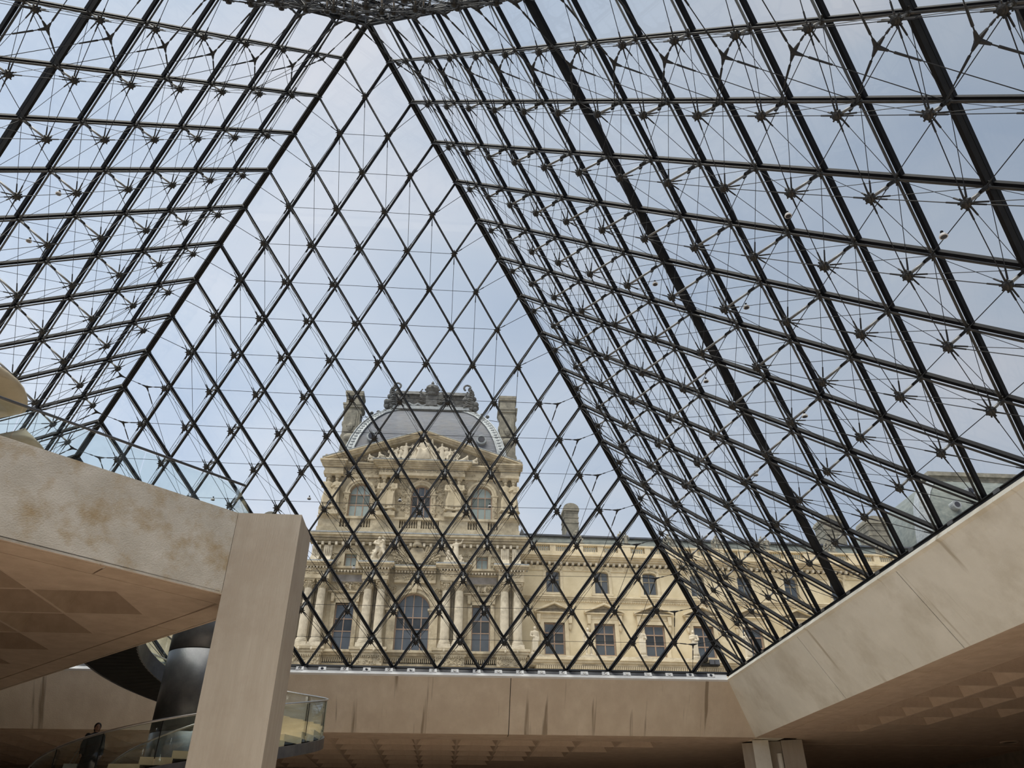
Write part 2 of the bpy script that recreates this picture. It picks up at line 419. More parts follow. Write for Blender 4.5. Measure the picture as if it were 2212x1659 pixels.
# corner pillar under the meeting of the two beams
t = empty('corner_pillar', (19.55, 19.55, FLOOR), 'cross-shaped concrete pillar where front and right beams meet', 'pillar')
cx, cy, ca, sa = 19.75, 19.55, cos(-.38), sin(-.38)
def uv(pts): return [(cx+u*ca-v*sa, cy+u*sa+v*ca) for u, v in pts]
MB().plan(uv([(-1.35, .0), (-.85, .0), (-.85, 1.6), (-1.35, 1.6)]), FLOOR, CEIL-.06).build('side_web', M['conc_col'], t)
MB().plan(uv([(-.84, -.62), (-.12, -.45), (-.12, 1.5), (-.84, 1.5)]), FLOOR, CEIL-.02).build('front_fin', M['conc_pale'], t)
MB().plan(uv([(-.11, .15), (.42, .15), (.42, 1.5), (-.11, 1.5)]), FLOOR, CEIL-.02).build('recess', M['conc_col'], t)
MB().plan(uv([(.43, -.12), (1.38, -.12), (1.38, 1.5), (.43, 1.5)]), FLOOR, CEIL-.02).build('right_web', M['conc_col'], t)
gx, gy = uv([(.28, .12)])[0]
MB().tube((gx, gy, FLOOR), (gx, gy, CEIL-.55), .13, n=12).build('half_round', M['conc_pale'], t)

# ------------------------------------------------------------------ the glass pyramid
FR, FL, BR, BL = V((H, H, 0)), V((-H, H, 0)), V((H, -H, 0)), V((-H, -H, 0))
CH = .235                                    # inner chord below the glass
hubm = MB().lathe([(.04, -.09), (.09, -.075), (.105, -.02), (.105, .025), (.075, .045), (.075, .075), (.04, .09)], 10)
for a in range(8):
    c_, s_ = cos(a*pi/4), sin(a*pi/4)
    hubm.tube((c_*.09, s_*.09, 0), (c_*.15, s_*.15, .01), .024, .02, 5)
HUB = hubm.mesh('hub', M['hub'])
for p in HUB.polygons: p.use_smooth = False
star = MB().lathe([(.04, -.05), (.065, -.03), (.065, .05), (.04, .06)], 8)
for a in range(4):
    c_, s_ = cos(a*pi/2+.5), sin(a*pi/2+.5)
    star.tube((0, 0, 0), (c_*.13, s_*.13, 0), .024, .018, 5)
STAR = star.mesh('node_casting', M['hub'])

HORIZ = {}
def depth(i, j, k): return .17+.008*i*j*k
def glass_face(name, B, C, label, key, heavy):
    N = lambda i, j: B+(APEX-B)*(i/18)+(C-B)*(j/18)
    n = (APEX-B).cross(C-B).normalized()
    if n.z > 0: n = -n                      # inwards, down
    mid = (B+C)/2
    o = empty(name, mid, label, 'glass slope', kind='structure')
    q = n.to_track_quat('Z', 'Y')
    # panes
    cut = lambda ps: any(seen(p) for p in ps)
    for i in range(17):
        for j in range(1, 18-i):
            ps = [N(i, j), N(i+1, j), N(i+2, j-1), N(i+1, j-1)]
            if not cut(ps): continue
            c = sum(ps, V())/4
            ps = [c+(p-c)*.955 for p in ps]
            MB().hexa([p for p in ps]+[p+n*.02 for p in ps]).build('pane', M['glass'], o)
    for j in range(18):
        ps = [N(0, j), N(0, j+1), N(1, j)]
        if not cut(ps): continue
        c = sum(ps, V())/3; ps = [c+(p-c)*.93 for p in ps]
        MB().add(ps+[p+n*.02 for p in ps], [(0, 1, 2), (5, 4, 3), (0, 3, 4, 1), (1, 4, 5, 2), (2, 5, 3, 0)]).build('pane', M['glass'], o)
    lines = []
    for j in range(1, 18): lines.append((1, j, [(i, j) for i in range(0, 19-j)]))
    for k in range(1, 18): lines.append((2, k, [(i, 18-i-k) for i in range(0, 19-k)]))
    hub = {}
    for i in range(1, 17):
        for j in range(1, 18-i):
            k = 18-i-j
            if k < 1: continue
            hub[i, j] = N(i, j)+n*depth(i, j, k)
    for d, idx, nodes in lines:
        vis = [a for a in nodes if seen(N(*a))]
        if not vis: continue
        # keep the run the photograph can see
        s0 = max(0, nodes.index(vis[0])-1); s1 = min(len(nodes)-1, nodes.index(vis[-1])+1)
        p0, p1 = N(*nodes[s0]), N(*nodes[s1])
        big = heavy == d and idx in (6, 12)
        m = MB().bar(p0, p1, n, .095 if big else .085, -.02, .10)
        mo = m.build('mullion', M['black'], o)
        if big:
            MB().bar(p0, p1, n, .085, .10, .28).build('box_girder', M['blackpaint'], o)
        else:
            MB().tube(p0+n*CH, p1+n*CH, .030, n=8).build('chord', M['chord'], o, smooth=True)
        # bow of rods hanging from this member
        cb = MB()
        def rod(a, b, r=.010, e0=True, e1=True):
            if not (seen(a, 80) or seen(b, 80)): return
            cb.tube(a, b, r, n=4, caps=False)
            t = (b-a).normalized(); L = (b-a).length
            if L > .9:
                if e0: cb.tube(a+t*.10, a+t*.36, .021, .018, 5)
                if e1: cb.tube(b-t*.10, b-t*.36, .021, .018, 5)
        for u, w in zip(nodes[:-1], nodes[1:]):
            a = hub.get(u); b = hub.get(w)
            ca, cb_ = N(*u)+n*CH, N(*w)+n*CH
            if a is not None and b is not None:
                rod(a, b); 
                rod(a+n*-.05, cb_, .0075, True, False); rod(b+n*-.05, ca, .0075, True, False)
            elif a is not None: rod(a, cb_)
            elif b is not None: rod(b, ca)
        if cb.v: cb.build('tension_cable', M['cable'], o)
    # struts, hubs
    for (i, j), h in hub.items():
        p = N(i, j)
        if not (seen(p, 60) or seen(h, 60)): continue
        if (h-p).length > .34:
            s = MB().tube(p+n*.2, h, .034, n=8).build('strut', M['steel'], o, smooth=True)
            # clamp of the ring cable on the strut
            c = p+n*(CH+.30*((h-p).length-CH))
        else:
            s = MB().tube(p+n*.1, h, .05, n=8).build('strut', M['steel'], o)
        hb = link('hub', HUB, s, False); hb.matrix_parent_inverse = ROOTLOC[o.name]; hb.location = h; hb.rotation_euler = q.to_euler()
        hb.matrix_parent_inverse = Matrix.Identity(4)
        st = link('node_casting', STAR, o); st.location = p+n*CH; st.rotation_euler = q.to_euler()
        cl = MB(); ax = (h-p).normalized()
        L = (h-p).length
        if L > .8:
            cpt = p+n*(CH+.28*(L-CH))
            sd_ = (C-B).normalized()
            cl.cbox(cpt+sd_*.05, ax*.11, sd_*.035, ax.cross(sd_)*.03)
            cl.cbox(cpt-sd_*.05+ax*.05, ax*.05, sd_*.05, ax.cross(sd_)*.022)
            c_ = cl.build('cable_clamp', M['blackpaint'], s, False)
    HORIZ[key] = (N, n, hub, o)
    # level cables tying struts along each course
    for i in range(1, 17):
        row = [(i, j) for j in range(1, 18-i) if (i, j) in hub]
        if len(row) < 1: continue
        pts = [N(*a)+n*(CH+.28*max(.05, (hub[a]-N(*a)).length-CH)) for a in row]
        c = MB()
        for a, b in zip(pts[:-1], pts[1:]):
            if seen(a, 60) or seen(b, 60): c.tube(a, b, .010, n=4, caps=False)
        if c.v: c.build('level_cable', M['cable'], o)
    # base member and its channel
    vb = [j for j in range(19) if seen(N(0, j))]
    if vb:
        a, b = N(0, max(0, vb[0]-1)), N(0, min(18, vb[-1]+1))
        MB().bar(a, b, n, .10, -.04, .10).build('base_member', M['black'], o)
        MB().tube(a+n*.13, b+n*.13, .03, n=8).build('base_rail', M['chord'], o)
        MB().bar(a+n*.17, b+n*.17, n, .06, .0, .035).build('base_channel', M['blackpaint'], o)
        for j in vb:
            st = link('foot_casting', STAR, o); st.location = N(0, j)+n*.2; st.rotation_euler = q.to_euler()
    return o
glass_face('window_1', FR, FL, 'front glass slope, a steep triangle of rhombic panes with the stone pavilion behind', 'F', 1)
glass_face('window_2', FR, BR, 'right glass slope with tall leaning black bars and steel struts', 'R', 1)
glass_face('window_3', FL, BL, 'left glass slope seen above the concrete balcony', 'L', 1)
glass_face('window_4', BR, BL, 'rear glass slope, a dense band of struts and castings at the top edge of the photo', 'B', 0)

# hip members where the slopes meet
for k, (P, nm, lb) in enumerate(((FR, 'trim_1', 'heavy black hip bar between front and right glass slopes'), (FL, 'trim_2', 'heavy black hip bar between front and left glass slopes'),
                    (BR, 'trim_3', 'black hip bar at the right rear of the pyramid'), (BL, 'trim_4', 'black hip bar at the left rear of the pyramid'))):
    nn = V((-P.x, -P.y, 0)).normalized(); tdir = (APEX-P).normalized(); nn = (nn-tdir*nn.dot(tdir)).normalized()
    p0 = P if k < 2 else P+(APEX-P)*.45
    o = empty(nm, p0, lb, 'hip bar', kind='structure')
    MB().bar(p0, APEX, nn, .15, -.02, .16).build('outer_bar', M['black'], o)
    MB().bar(p0, APEX, nn, .11, .2, .30).build('inner_bar', M['blackpaint'], o)
    for u in (-.045, .045):
        sd_ = tdir.cross(nn)*u
        MB().tube(p0+nn*.19+sd_*2, APEX+nn*.19+sd_*2, .025, n=6).build('rail_tube', M['chord'], o)

# forked ties that carry the level cables round the corners
def fork(o_, y, ends, big=1.):
    m = MB()
    for end, rr in ends:
        t_ = (end-y).normalized(); L = (end-y).length
        m.tube(y, y+t_*min(.2*big, L*.4), .05*big, .022*big, 6); m.tube(y+t_*min(.2*big, L*.4), y+t_*min(.3*big, L*.5), .014, .014, 5); m.tube(y+t_*min(.3*big, L*.5), y+t_*min(.75*big, L*.7), .024*big, .022, 6); m.tube(y, end, rr, n=5, caps=False)
    m.ball(y, .06*big, 8, 5)
    m.build('forked_tie', M['cable'], o_)
def forks(k1, k2, P, flip1, flip2):
    info = []
    for k_, fl in ((k1, flip1), (k2, flip2)):
        N_, n_, h_, o_ = HORIZ[k_]
        def node(i, d, fl=fl): return (i, d) if not fl else (i, 18-d-i)
        def clamp(a, N_=N_, n_=n_, h_=h_): return N_(*a)+n_*(CH+.28*max(.05, (h_[a]-N_(*a)).length-CH))
        info.append((N_, n_, h_, o_, node, clamp))
    for i in range(1, 17):
        if any(nf(i, 1) not in h_ for N_, n_, h_, o_, nf, cf in info): continue
        c1, c2 = (cf(nf(i, 1)) for N_, n_, h_, o_, nf, cf in info)
        if not (seen(c1, 60) or seen(c2, 60)): continue
        ys = []
        for (N_, n_, h_, o_, nf, cf), oth in zip(info, (c2, c1)):
            c = cf(nf(i, 1)); hipn = P+(APEX-P)*i/18
            low = N_(*nf(i-2, 2))+n_*CH if i > 2 else N_(*nf(i-1, 1))+n_*CH
            if P.y < 0:                      # rear corners: the fork hangs beside the first hub
                if nf(i, 2) in h_: y = c.lerp(cf(nf(i, 2)), .24)+n_*.5
                else: y = c+n_*.4
            elif i > 8: y = c+n_*.04
            else: y = c.lerp(hipn+n_*.45, .42)+n_*.05
            ys.append((y, c, low, hipn))
        for (N_, n_, h_, o_, nf, cf), (y, c, low, hipn), oy in zip(info, ys, (ys[1][0], ys[0][0])):
            nat = [(y.lerp(oy, .5), .012), (low, .010)]
            if P.y < 0:
                nat += [(h_[nf(i, 1)], .012)] + ([(cf(nf(i, 2)), .014)] if nf(i, 2) in h_ else [])
                fork(o_, y, nat, 1.15)
            elif i > 8: fork(o_, y, nat, .6)
            else: fork(o_, y, nat+[(c, .016)], 1.)
forks('F', 'R', FR, False, False)
forks('F', 'L', FL, True, False)
forks('R', 'B', BR, True, False)
forks('L', 'B', BL, True, True)

# small spotlights clipped to the cables
def spot(p, ground_label):
    t = empty('cable_spotlight', p, ground_label, 'spotlight')
    x, y, z = p
    MB().box(x-.022, x+.022, y-.022, y+.022, z+.03, z+.11).build('bracket', M['blackpaint'], t)
    MB().lathe([(.035, .04), (.065, .02), (.085, -.025), (.085, -.048), (.07, -.05)], 14, (x, y), zoff=z).build('lamp_housing', M['white'], t)
    MB().lathe([(.066, -.048), (.066, -.058)], 14, (x, y), zoff=z).build('lamp_glass', M['lens'], t)
def onray(px, py, P, n, off):               # where the sight line meets the plane of the hubs
    f = V((sin(YAW)*cos(PITCH), cos(YAW)*cos(PITCH), sin(PITCH))); r = V((cos(YAW), -sin(YAW), 0)); u = r.cross(f)
    d = f+r*((px-1106)/FPX)-u*((py-829.5)/FPX)
    return CAMP+d*((P+n*off-CAMP).dot(n)/d.dot(n))
nR, nL, nF = HORIZ['R'][1], HORIZ['L'][1], HORIZ['F'][1]
for px, py, P, n, lb in ((2037, 508, FR, nR, 'white round spotlight on a rod high at the right, largest of the cable lamps'),
        (1702, 464, FR, nR, 'small pale spotlight on a bar of the right slope, above mid height'),
        (1415, 612, FR, nR, 'tiny spotlight under the right slope, left of the second thick leaning bar'),
        (1612, 662, FR, nR, 'tiny spotlight between two leaning bars in the middle of the right slope'),
        (1525, 822, FR, nR, 'tiny spotlight under the lower right slope above the palace wing'),
        (1738, 897, FR, nR, 'tiny spotlight on the lower right slope above the two far chimneys'),
        (1632, 1024, FR, nR, 'lowest tiny spotlight of the right slope, over the wing roof'),
        (127, 417, FL, nL, 'small dark spotlight hanging on a rod of the left slope'),
        (63, 519, FL, nL, 'small dark spotlight at the far left edge of the left slope'),
        (668, 1076, FR, nF, 'small dark spotlight on the level cable left of the pavilion'),
        (460, 1078, FR, nF, 'small spotlight on the level cable above the glass balustrade end'),
        (864, 1080, FR, nF, 'small white spotlight in front of the carved pair left of the middle window'),
        (1058, 1093, FR, nF, 'small spotlight on the level cable in front of the right arched window'),
        (764, 1226, FR, nF, 'small spotlight on a low cable in front of the left mezzanine window')):
    spot(onray(px, py, P, n, .75), lb)

ORD = ['first', 'second', 'third', 'fourth', 'fifth', 'sixth', 'seventh', 'eighth', 'ninth', 'tenth', 'eleventh', 'twelfth', 'thirteenth', 'fourteenth', 'fifteenth', 'sixteenth', 'seventeenth', 'eighteenth', 'nineteenth', 'twentieth', 'twenty-first', 'twenty-second', 'twenty-third', 'twenty-fourth', 'twenty-fifth', 'twenty-sixth', 'twenty-seventh', 'twenty-eighth', 'twenty-ninth', 'thirtieth', 'thirty-first', 'thirty-second', 'thirty-third', 'thirty-fourth', 'thirty-fifth', 'thirty-sixth']
# ledge between glass and beam, with square uplights
def ledge(name, rot, lab, lights):
    R = Matrix.Rotation(rot, 4, 'Z')
    o = empty(name, R @ V((0, 17.3, -.35)), lab, 'ledge', kind='structure')
    P0 = (17.43, -.10); P1 = (17.285, -.345)
    dy, dz = P1[0]-P0[0], P1[1]-P0[1]; L = math.hypot(dy, dz); dy /= L; dz /= L
    nn = V((0, -dz*-1, 0)); up = V((0, dz, -dy)) if -dy > 0 else V((0, -dz, dy))
    S = lambda x, s, h: R @ V((x, P0[0]+dy*s+up.y*h, P0[1]+dz*s+up.z*h))
    def board(x0, x1, s0, s1, h0, h1, nm, mt, par=o):
        return MB().hexa([S(x0, s0, h0), S(x1, s0, h0), S(x1, s1, h0), S(x0, s1, h0), S(x0, s0, h1), S(x1, s0, h1), S(x1, s1, h1), S(x0, s1, h1)]).build(nm, mt, par)
    board(-17.3, 17.3, -.02, L if lights else .13, -.08, 0, 'base_board', M['white'] if lights else M['blackpaint'])
    if not lights: board(-17.3, 17.3, .13, L, -.08, 0, 'upstand', M['conc_pale'])
    board(-17.3, 17.3, L-.035, L+.06, -.10, .02, 'edge_strip', M['white'] if lights else M['conc_pale'])
    board(-17.3, 17.3, -.03, .012, 0, .03, 'shadow_channel', M['blackpaint'])
    if lights:
        k = 0; x = 16.55
        while x > -16.6:
            if seen(S(x, .1, 0), 40):
                board(x-.98+.18, x-.18, .014, .185, .001, .012, 'dark_panel', M['navy'])
                board(x-.86, x+.09, .195, .235, .001, .012, 'white_tile', M['white'])
                t = empty('ledge_uplight', S(x, .10, .02), 'square white uplight with dark lens, %s from right on the front ledge' % ORD[k], 'uplight', 'uplights along the front ledge')
                board(x-.165, x+.165, .014, .19, .004, .03, 'frame', M['white'], t)
                c = S(x, .10, .03); upw = (R @ up).normalized()
                MB().tube(c, c+upw*.014, .072, .065, 16).build('lamp_lens', M['lens'], t)
            x -= .984; k += 1
    return o
ledge('trim_5', 0, 'white and blue-black ledge above the front concrete beam', True)
ledge('trim_6', -pi/2, 'white ledge above the right concrete beam', False)
ledge('trim_7', pi/2, 'white ledge above the left concrete beam', False)
for j in range(1, 12):                       # small steel shoes along the right base edge
    p = V((17.45, H-PIT*(j+.5)+.2, -.12))
    MB().box(p.x-.07, p.x+.07, p.y-.12, p.y+.12, p.z-.05, p.z+.05).build('steel_shoe', M['steel'], bpy.data.objects['trim_6'])

# ------------------------------------------------------------------ balcony (belvedere) with its pillar
px0, px1, py0, py1 = -1.137, .482, .327, 1.90
t = empty('balcony_pillar', (-.33, 1.1, FLOOR), 'square concrete pillar at the tip of the triangular balcony', 'pillar')
MB().box(px0+.005, px1, py0, py1, FLOOR, 0).build('shaft', M['conc_col'], t)

bal = empty('balcony', (-1.2, 1.1, -2.13), 'triangular stained concrete balcony at left on a square pillar', 'balcony')
ZB, ZT = -2.13, 0.
d1 = V((-1, -.925, 0)).normalized(); d2 = V((-1, .985, 0)).normalized()
T1 = V((px0-.005, py0+.0, 0)); T2 = V((px0-.005, py1+.1, 0))
LL = 24.
E1, E2 = T1+d1*LL, T2+d2*LL
n1 = V((-d1.y, d1.x, 0)); n1 = n1 if n1.x > 0 else -n1      # outward normals
n2 = V((-d2.y, d2.x, 0)); n2 = n2 if n2.x > 0 else -n2
th = .35
MB().plan([tuple(T1.xy), tuple((T1-n1*0+V((-.0, th, 0))).xy), tuple((E1-n1*th).xy), tuple(E1.xy)], ZB+.012, ZT).build('fascia', M['conc_stain'], bal, label='blotchy ochre-stained fascia facing the viewer')
MB().plan([tuple(T2.xy), tuple(E2.xy), tuple((E2-n2*th).xy), tuple((T2+V((0, -th, 0))).xy)], ZB+.012, ZT).build('fascia', M['conc_stain'], bal)
MB().plan([tuple((T1+V((-.3, .3, 0))).xy), tuple((T2+V((-.3, -.3, 0))).xy), tuple((E2-n2*.36).xy), tuple((E1-n1*.36).xy)], -.25, -.02).build('deck', M['floor'], bal)
# soffit: two border strips, a nose, and coffers in the triangle between
def sof(poly, z=ZB, h=.05): return MB().plan([tuple(V(p).xy) for p in poly], z, z+h).build('soffit_panel', M['soffit'], bal)
def A1(s, w): return T1+d1*s-n1*w
def A2(s, w): return T2+d2*s-n2*w
def split(Af, cuts, w0, w1):
    for a, b in zip(cuts[:-1], cuts[1:]):
        sof([Af(a+.02, w0), Af(b-.02, w0), Af(b-.02, w1), Af(a+.02, w1)])
split(A1, [-.2, 2.9, 24], .0, .07); split(A2, [-.2, 2.9, 24], 0, .07)
for Af in (A1, A2): MB().plan([tuple(V(p).xy) for p in (Af(.05, 0), Af(24, 0), Af(24, .86), Af(.75, .86))], ZB+.055, ZB+.08).build('joint_backing', M['blackpaint'], bal)
split(A1, [-.55, 2.75, 24], .115, .775); split(A2, [-.55, 2.75, 24], .115, .775)
# coffer grid aligned with the hall
xi = [-3.56-PIT*k*1.03 for k in range(7)]
P2 = 2.03
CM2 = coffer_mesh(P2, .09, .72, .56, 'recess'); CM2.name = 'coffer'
def ins(p, q=.9):                            # inside the two border strips?
    return (p-T1).dot(n1) < -q and (p-T2).dot(n2) < -q
rest = MB()
bx, by = -4.585, 1.27                        # centre of the first coffer
cells = []
for r in range(-6, 7):
    for c in range(0, 9):
        x, y = bx-P2*c, by+P2*r
        cor = [V((x+sx*(P2/2-.04), y+sy*(P2/2-.04), 0)) for sx in (-1, 1) for sy in (-1, 1)]
        if all(ins(p, .83) for p in cor):
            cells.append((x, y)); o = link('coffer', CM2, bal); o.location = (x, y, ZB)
# plain panel pieces around the coffers (a thin plate with the coffer squares left open)
for r in range(-6, 7):
    xs = [x for x, y in cells if abs(y-(by+P2*r)) < .1]
    y0, y1 = by+P2*(r-.5), by+P2*(r+.5)
    xr = max(xs)+P2/2 if xs else None
    # right limit of the row on each border line
    def lim(y):
        v1 = T1.x+(-(.815)-(y-T1.y)*n1.y)/n1.x
        v2 = T2.x+(-(.815)-(y-T2.y)*n2.y)/n2.x
        return min(v1, v2)
    ysamp = [y0, y1]
    yc = 1.12
    if y0 < yc < y1: ysamp = [y0, yc, y1]
    right = [(lim(y), y) for y in ysamp]
    left = xr if xs else -24.
    sof([(left, y0, 0)]+[(max(a, left), b, 0) for a, b in right]+[(left, y1, 0)], ZB+.002)

# balustrade: glass sheets with a dark handrail
RH = .80
r0 = T1+d1*(-.05)
MB().tube(T1+V((.03, .02, RH-.02)), E1-n1*.12+V((0, 0, RH+.22)), .032, n=10).build('handrail', M['darksteel'], bal, smooth=True, label='dark tubular handrail sloping up to the left')
cutsb = [.12, 2.6, 5.4, 8.2, 11., 13.8]
for a, b in zip(cutsb[:-1], cutsb[1:]):
    p, q_ = T1+d1*(a+.015)-n1*.12, T1+d1*(b-.015)-n1*.12
    za, zb = RH-.02+.009*a, RH-.02+.009*b
    m = MB().hexa([p, q_, q_-n1*.02, p-n1*.02, p+V((0, 0, za)), q_+V((0, 0, zb)), q_-n1*.02+V((0, 0, zb)), p-n1*.02+V((0, 0, za))])
    m.build('glass_sheet', M['rail_glass'], bal)
for a, b in ((.2, 2.6), (2.63, 5.4)):
    p, q_ = T2+d2*a-n2*.12, T2+d2*b-n2*.12
    MB().hexa([p, q_, q_-n2*.02, p-n2*.02, p+V((0, 0, RH)), q_+V((0, 0, RH)), q_-n2*.02+V((0, 0, RH)), p-n2*.02+V((0, 0, RH))]).build('glass_sheet', M['rail_glass'], bal)
p = T1-n1*.12+d1*.1; q_ = T2-n2*.12+d2*.2
MB().hexa([p, q_, q_+V((-.02, 0, 0)), p+V((-.02, 0, 0)), p+V((0, 0, RH)), q_+V((0, 0, RH)), q_+V((-.02, 0, RH)), p+V((-.02, 0, RH))]).build('glass_sheet', M['rail_glass'], bal)

# canvas covers standing on the balcony at far left
def canopy(c, w, d, h, lab, seed, lean=0.):
    rnd = random.Random(seed)
    o = empty('canvas_cover', c, lab, 'canvas cover')
    m = MB(); secs = []; n = 28
    prof = [(0, .60), (.15, .62), (.32, .60), (.42, .50), (.47, .48), (.52, .62), (.58, .92), (.62, 1.0), (.66, .97), (.8, .58), (.93, .18), (1., .03)]
    ph = rnd.random()*6
    for t_, s in prof:
        q = []
        for k in range(n):
            a = 2*pi*k/n; f = 1+(.06*sin(7*a+ph+t_*4)+.04*sin(13*a+t_*9) if t_ < .6 else .015*sin(4*a))
            sq = 1/max(abs(cos(a)), abs(sin(a)))**.25
            q.append(V((c[0]+w/2*s*f*sq*cos(a)+lean*t_, c[1]+d/2*s*f*sq*sin(a), c[2]+h*t_+.05*sin(3*a+ph)*t_)))
        secs.append(q)
    m.sweep(secs).build('canvas', M['canvas'], o, smooth=True)
    MB().tube((c[0], c[1], c[2]), (c[0], c[1], c[2]+h*1.02), .03, n=8).build('pole', M['steel'], o)
    m2 = MB(); 
    m2.path([(c[0]+lean*.5+w/2*.60*cos(a), c[1]+d/2*.60*sin(a), c[2]+h*.465) for a in [2*pi*k/16 for k in range(16)]], .03, 5, True)
    m2.build('tie_cord', M['canvas'], o)
cp = T1+d1*6.75-n1*2.0
canopy((cp.x, cp.y, 0), 3.3, 3.3, 2.75, 'tied cream canvas cover at the left frame edge on the balcony', 3)
cp = T1+d1*4.85-n1*2.0
canopy((cp.x, cp.y, 0), 1.15, 1.15, 1.22, 'low cream canvas cover right of the taller one on the balcony', 5)

# ------------------------------------------------------------------ lift cylinder and spiral stair
SX, SY, SR, SI, Z0, SP = -3.625, 8.40, 4.125, 2.195, -3.08, .878
def HX(th, r, dz=0.): return V((SX+r*cos(th), SY+r*sin(th), Z0+SP*th+dz))
cyl = empty('lift_cylinder', (SX, SY, FLOOR), 'dark grey metal lift cylinder in the middle of the spiral stair', 'lift shaft')
zz = [FLOOR, -6.6, -4.2, -1.75, -.2]
for a, b in zip(zz[:-1], zz[1:]):
    MB().lathe([(1.15, a+.008), (1.17, a+.02), (1.17, b-.02), (1.15, b-.008)], 56, (SX, SY)).build('drum_section', M['darksteel'], cyl, smooth=False)
MB().lathe([(1.12, FLOOR), (1.12, -.22)], 40, (SX, SY)).build('core', M['blackpaint'], cyl)
for o in cyl.children:
    for p in o.data.polygons: p.use_smooth = len(p.vertices) == 4

st = empty('spiral_stair', (SX, SY, FLOOR), 'spiral stair with glass sides winding round the dark lift cylinder', 'staircase')
RAILH = 1.0
TH0, TH1 = -4.4, 4.0
nstep = int((TH1-TH0)*SP/.165)
dth = (TH1-TH0)/nstep
for k in range(nstep):
    a0 = TH0+k*dth; a1 = a0+dth; z = Z0+SP*a1-RAILH
    if z > -.02: break
    if z < FLOOR+.05: continue
    rs = (SI+.02, SR-.03); m = MB()
    pts = []
    for zt in (z-.19, z):
        for r, a in ((rs[0], a0-.01), (rs[1], a0-.01), (rs[1], a1), (rs[0], a1)):
            pts.append((SX+r*cos(a), SY+r*sin(a), max(zt, FLOOR)))
    m.hexa(pts).build('tread', M['tread'], st)
def ribbon(r0, r1, dz0, dz1, a0, a1, n, name, mt, smooth=False):
    secs = []
    for k in range(n+1):
        a = a0+(a1-a0)*k/n
        secs.append([HX(a, r0, dz0), HX(a, r1, dz0), HX(a, r1, dz1), HX(a, r0, dz1)])
    return MB().sweep(secs).build(name, mt, st, smooth=smooth)
ribbon(SI-.02, SR+.02, -RAILH-.44, -RAILH-.24, TH0+.5, TH1, 110, 'soffit', M['blackpaint'])
ribbon(SR-.02, SR+.06, -RAILH-.46, -RAILH-.15, TH0+.5, TH1, 110, 'outer_stringer', M['darksteel'])
ribbon(SI-.06, SI+.02, -RAILH-.44, -RAILH+.08, TH0+.5, TH1, 110, 'inner_stringer', M['darksteel'])
MB().path([HX(TH0+(TH1-TH0)*k/180, SR+.02, 0) for k in range(181)], .03, 8).build('handrail', M['rail'], st, smooth=True)
MB().path([HX(TH0+(TH1-TH0)*k/180, SI-.02, 0) for k in range(181)], .03, 8).build('handrail', M['rail'], st, smooth=True)
npan = 22
for k in range(npan):
    a0 = TH0+.4+(TH1-TH0-.4)*k/npan+.004; a1 = TH0+.4+(TH1-TH0-.4)*(k+1)/npan-.004
    for r in (SR+.01, SI-.02):
        ribbon(r-.006, r+.006, -RAILH-.12, -.03, a0, a1, 7, 'glass_panel', M['rail_glass'], True)
    p = HX(a0-.004, SR+.012)
    MB().tube(p+V((0, 0, -RAILH+.05)), p+V((0, 0, -.02)), .012, n=5).build('glass_joint', M['blackpaint'], st)
# ------------------------------------------------------------------ carved figures (one solid each, remeshed)
def remesh(mb, mt, name, vox, smooth_it=1, disp=0.):
    me = bpy.data.meshes.new(name); me.from_pydata(mb.v, [], mb.f)
    bm = bmesh.new(); bm.from_mesh(me); bmesh.ops.recalc_face_normals(bm, faces=bm.faces); bm.to_mesh(me); bm.free()
    o = bpy.data.objects.new(name, me); COL.objects.link(o)
    r = o.modifiers.new('r', 'REMESH'); r.mode = 'VOXEL'; r.voxel_size = vox; r.use_smooth_shade = True
    if smooth_it:
        s = o.modifiers.new('s', 'SMOOTH'); s.iterations = smooth_it; s.factor = .5
    dg = bpy.context.evaluated_depsgraph_get(); dg.update()
    out = bpy.data.meshes.new_from_object(o.evaluated_get(dg)); out.name = name
    bpy.data.objects.remove(o); bpy.data.meshes.remove(me)
    out.materials.clear(); out.materials.append(mt)
    return out
def limb(m, pts, rs):
    for a, b, r0, r1 in zip(pts[:-1], pts[1:], rs[:-1], rs[1:]):
        m.tube(a, b, r0, r1, 8); m.ball(b, r1*1.02, 8, 6)
    m.ball(pts[0], rs[0]*1.02, 8, 6)
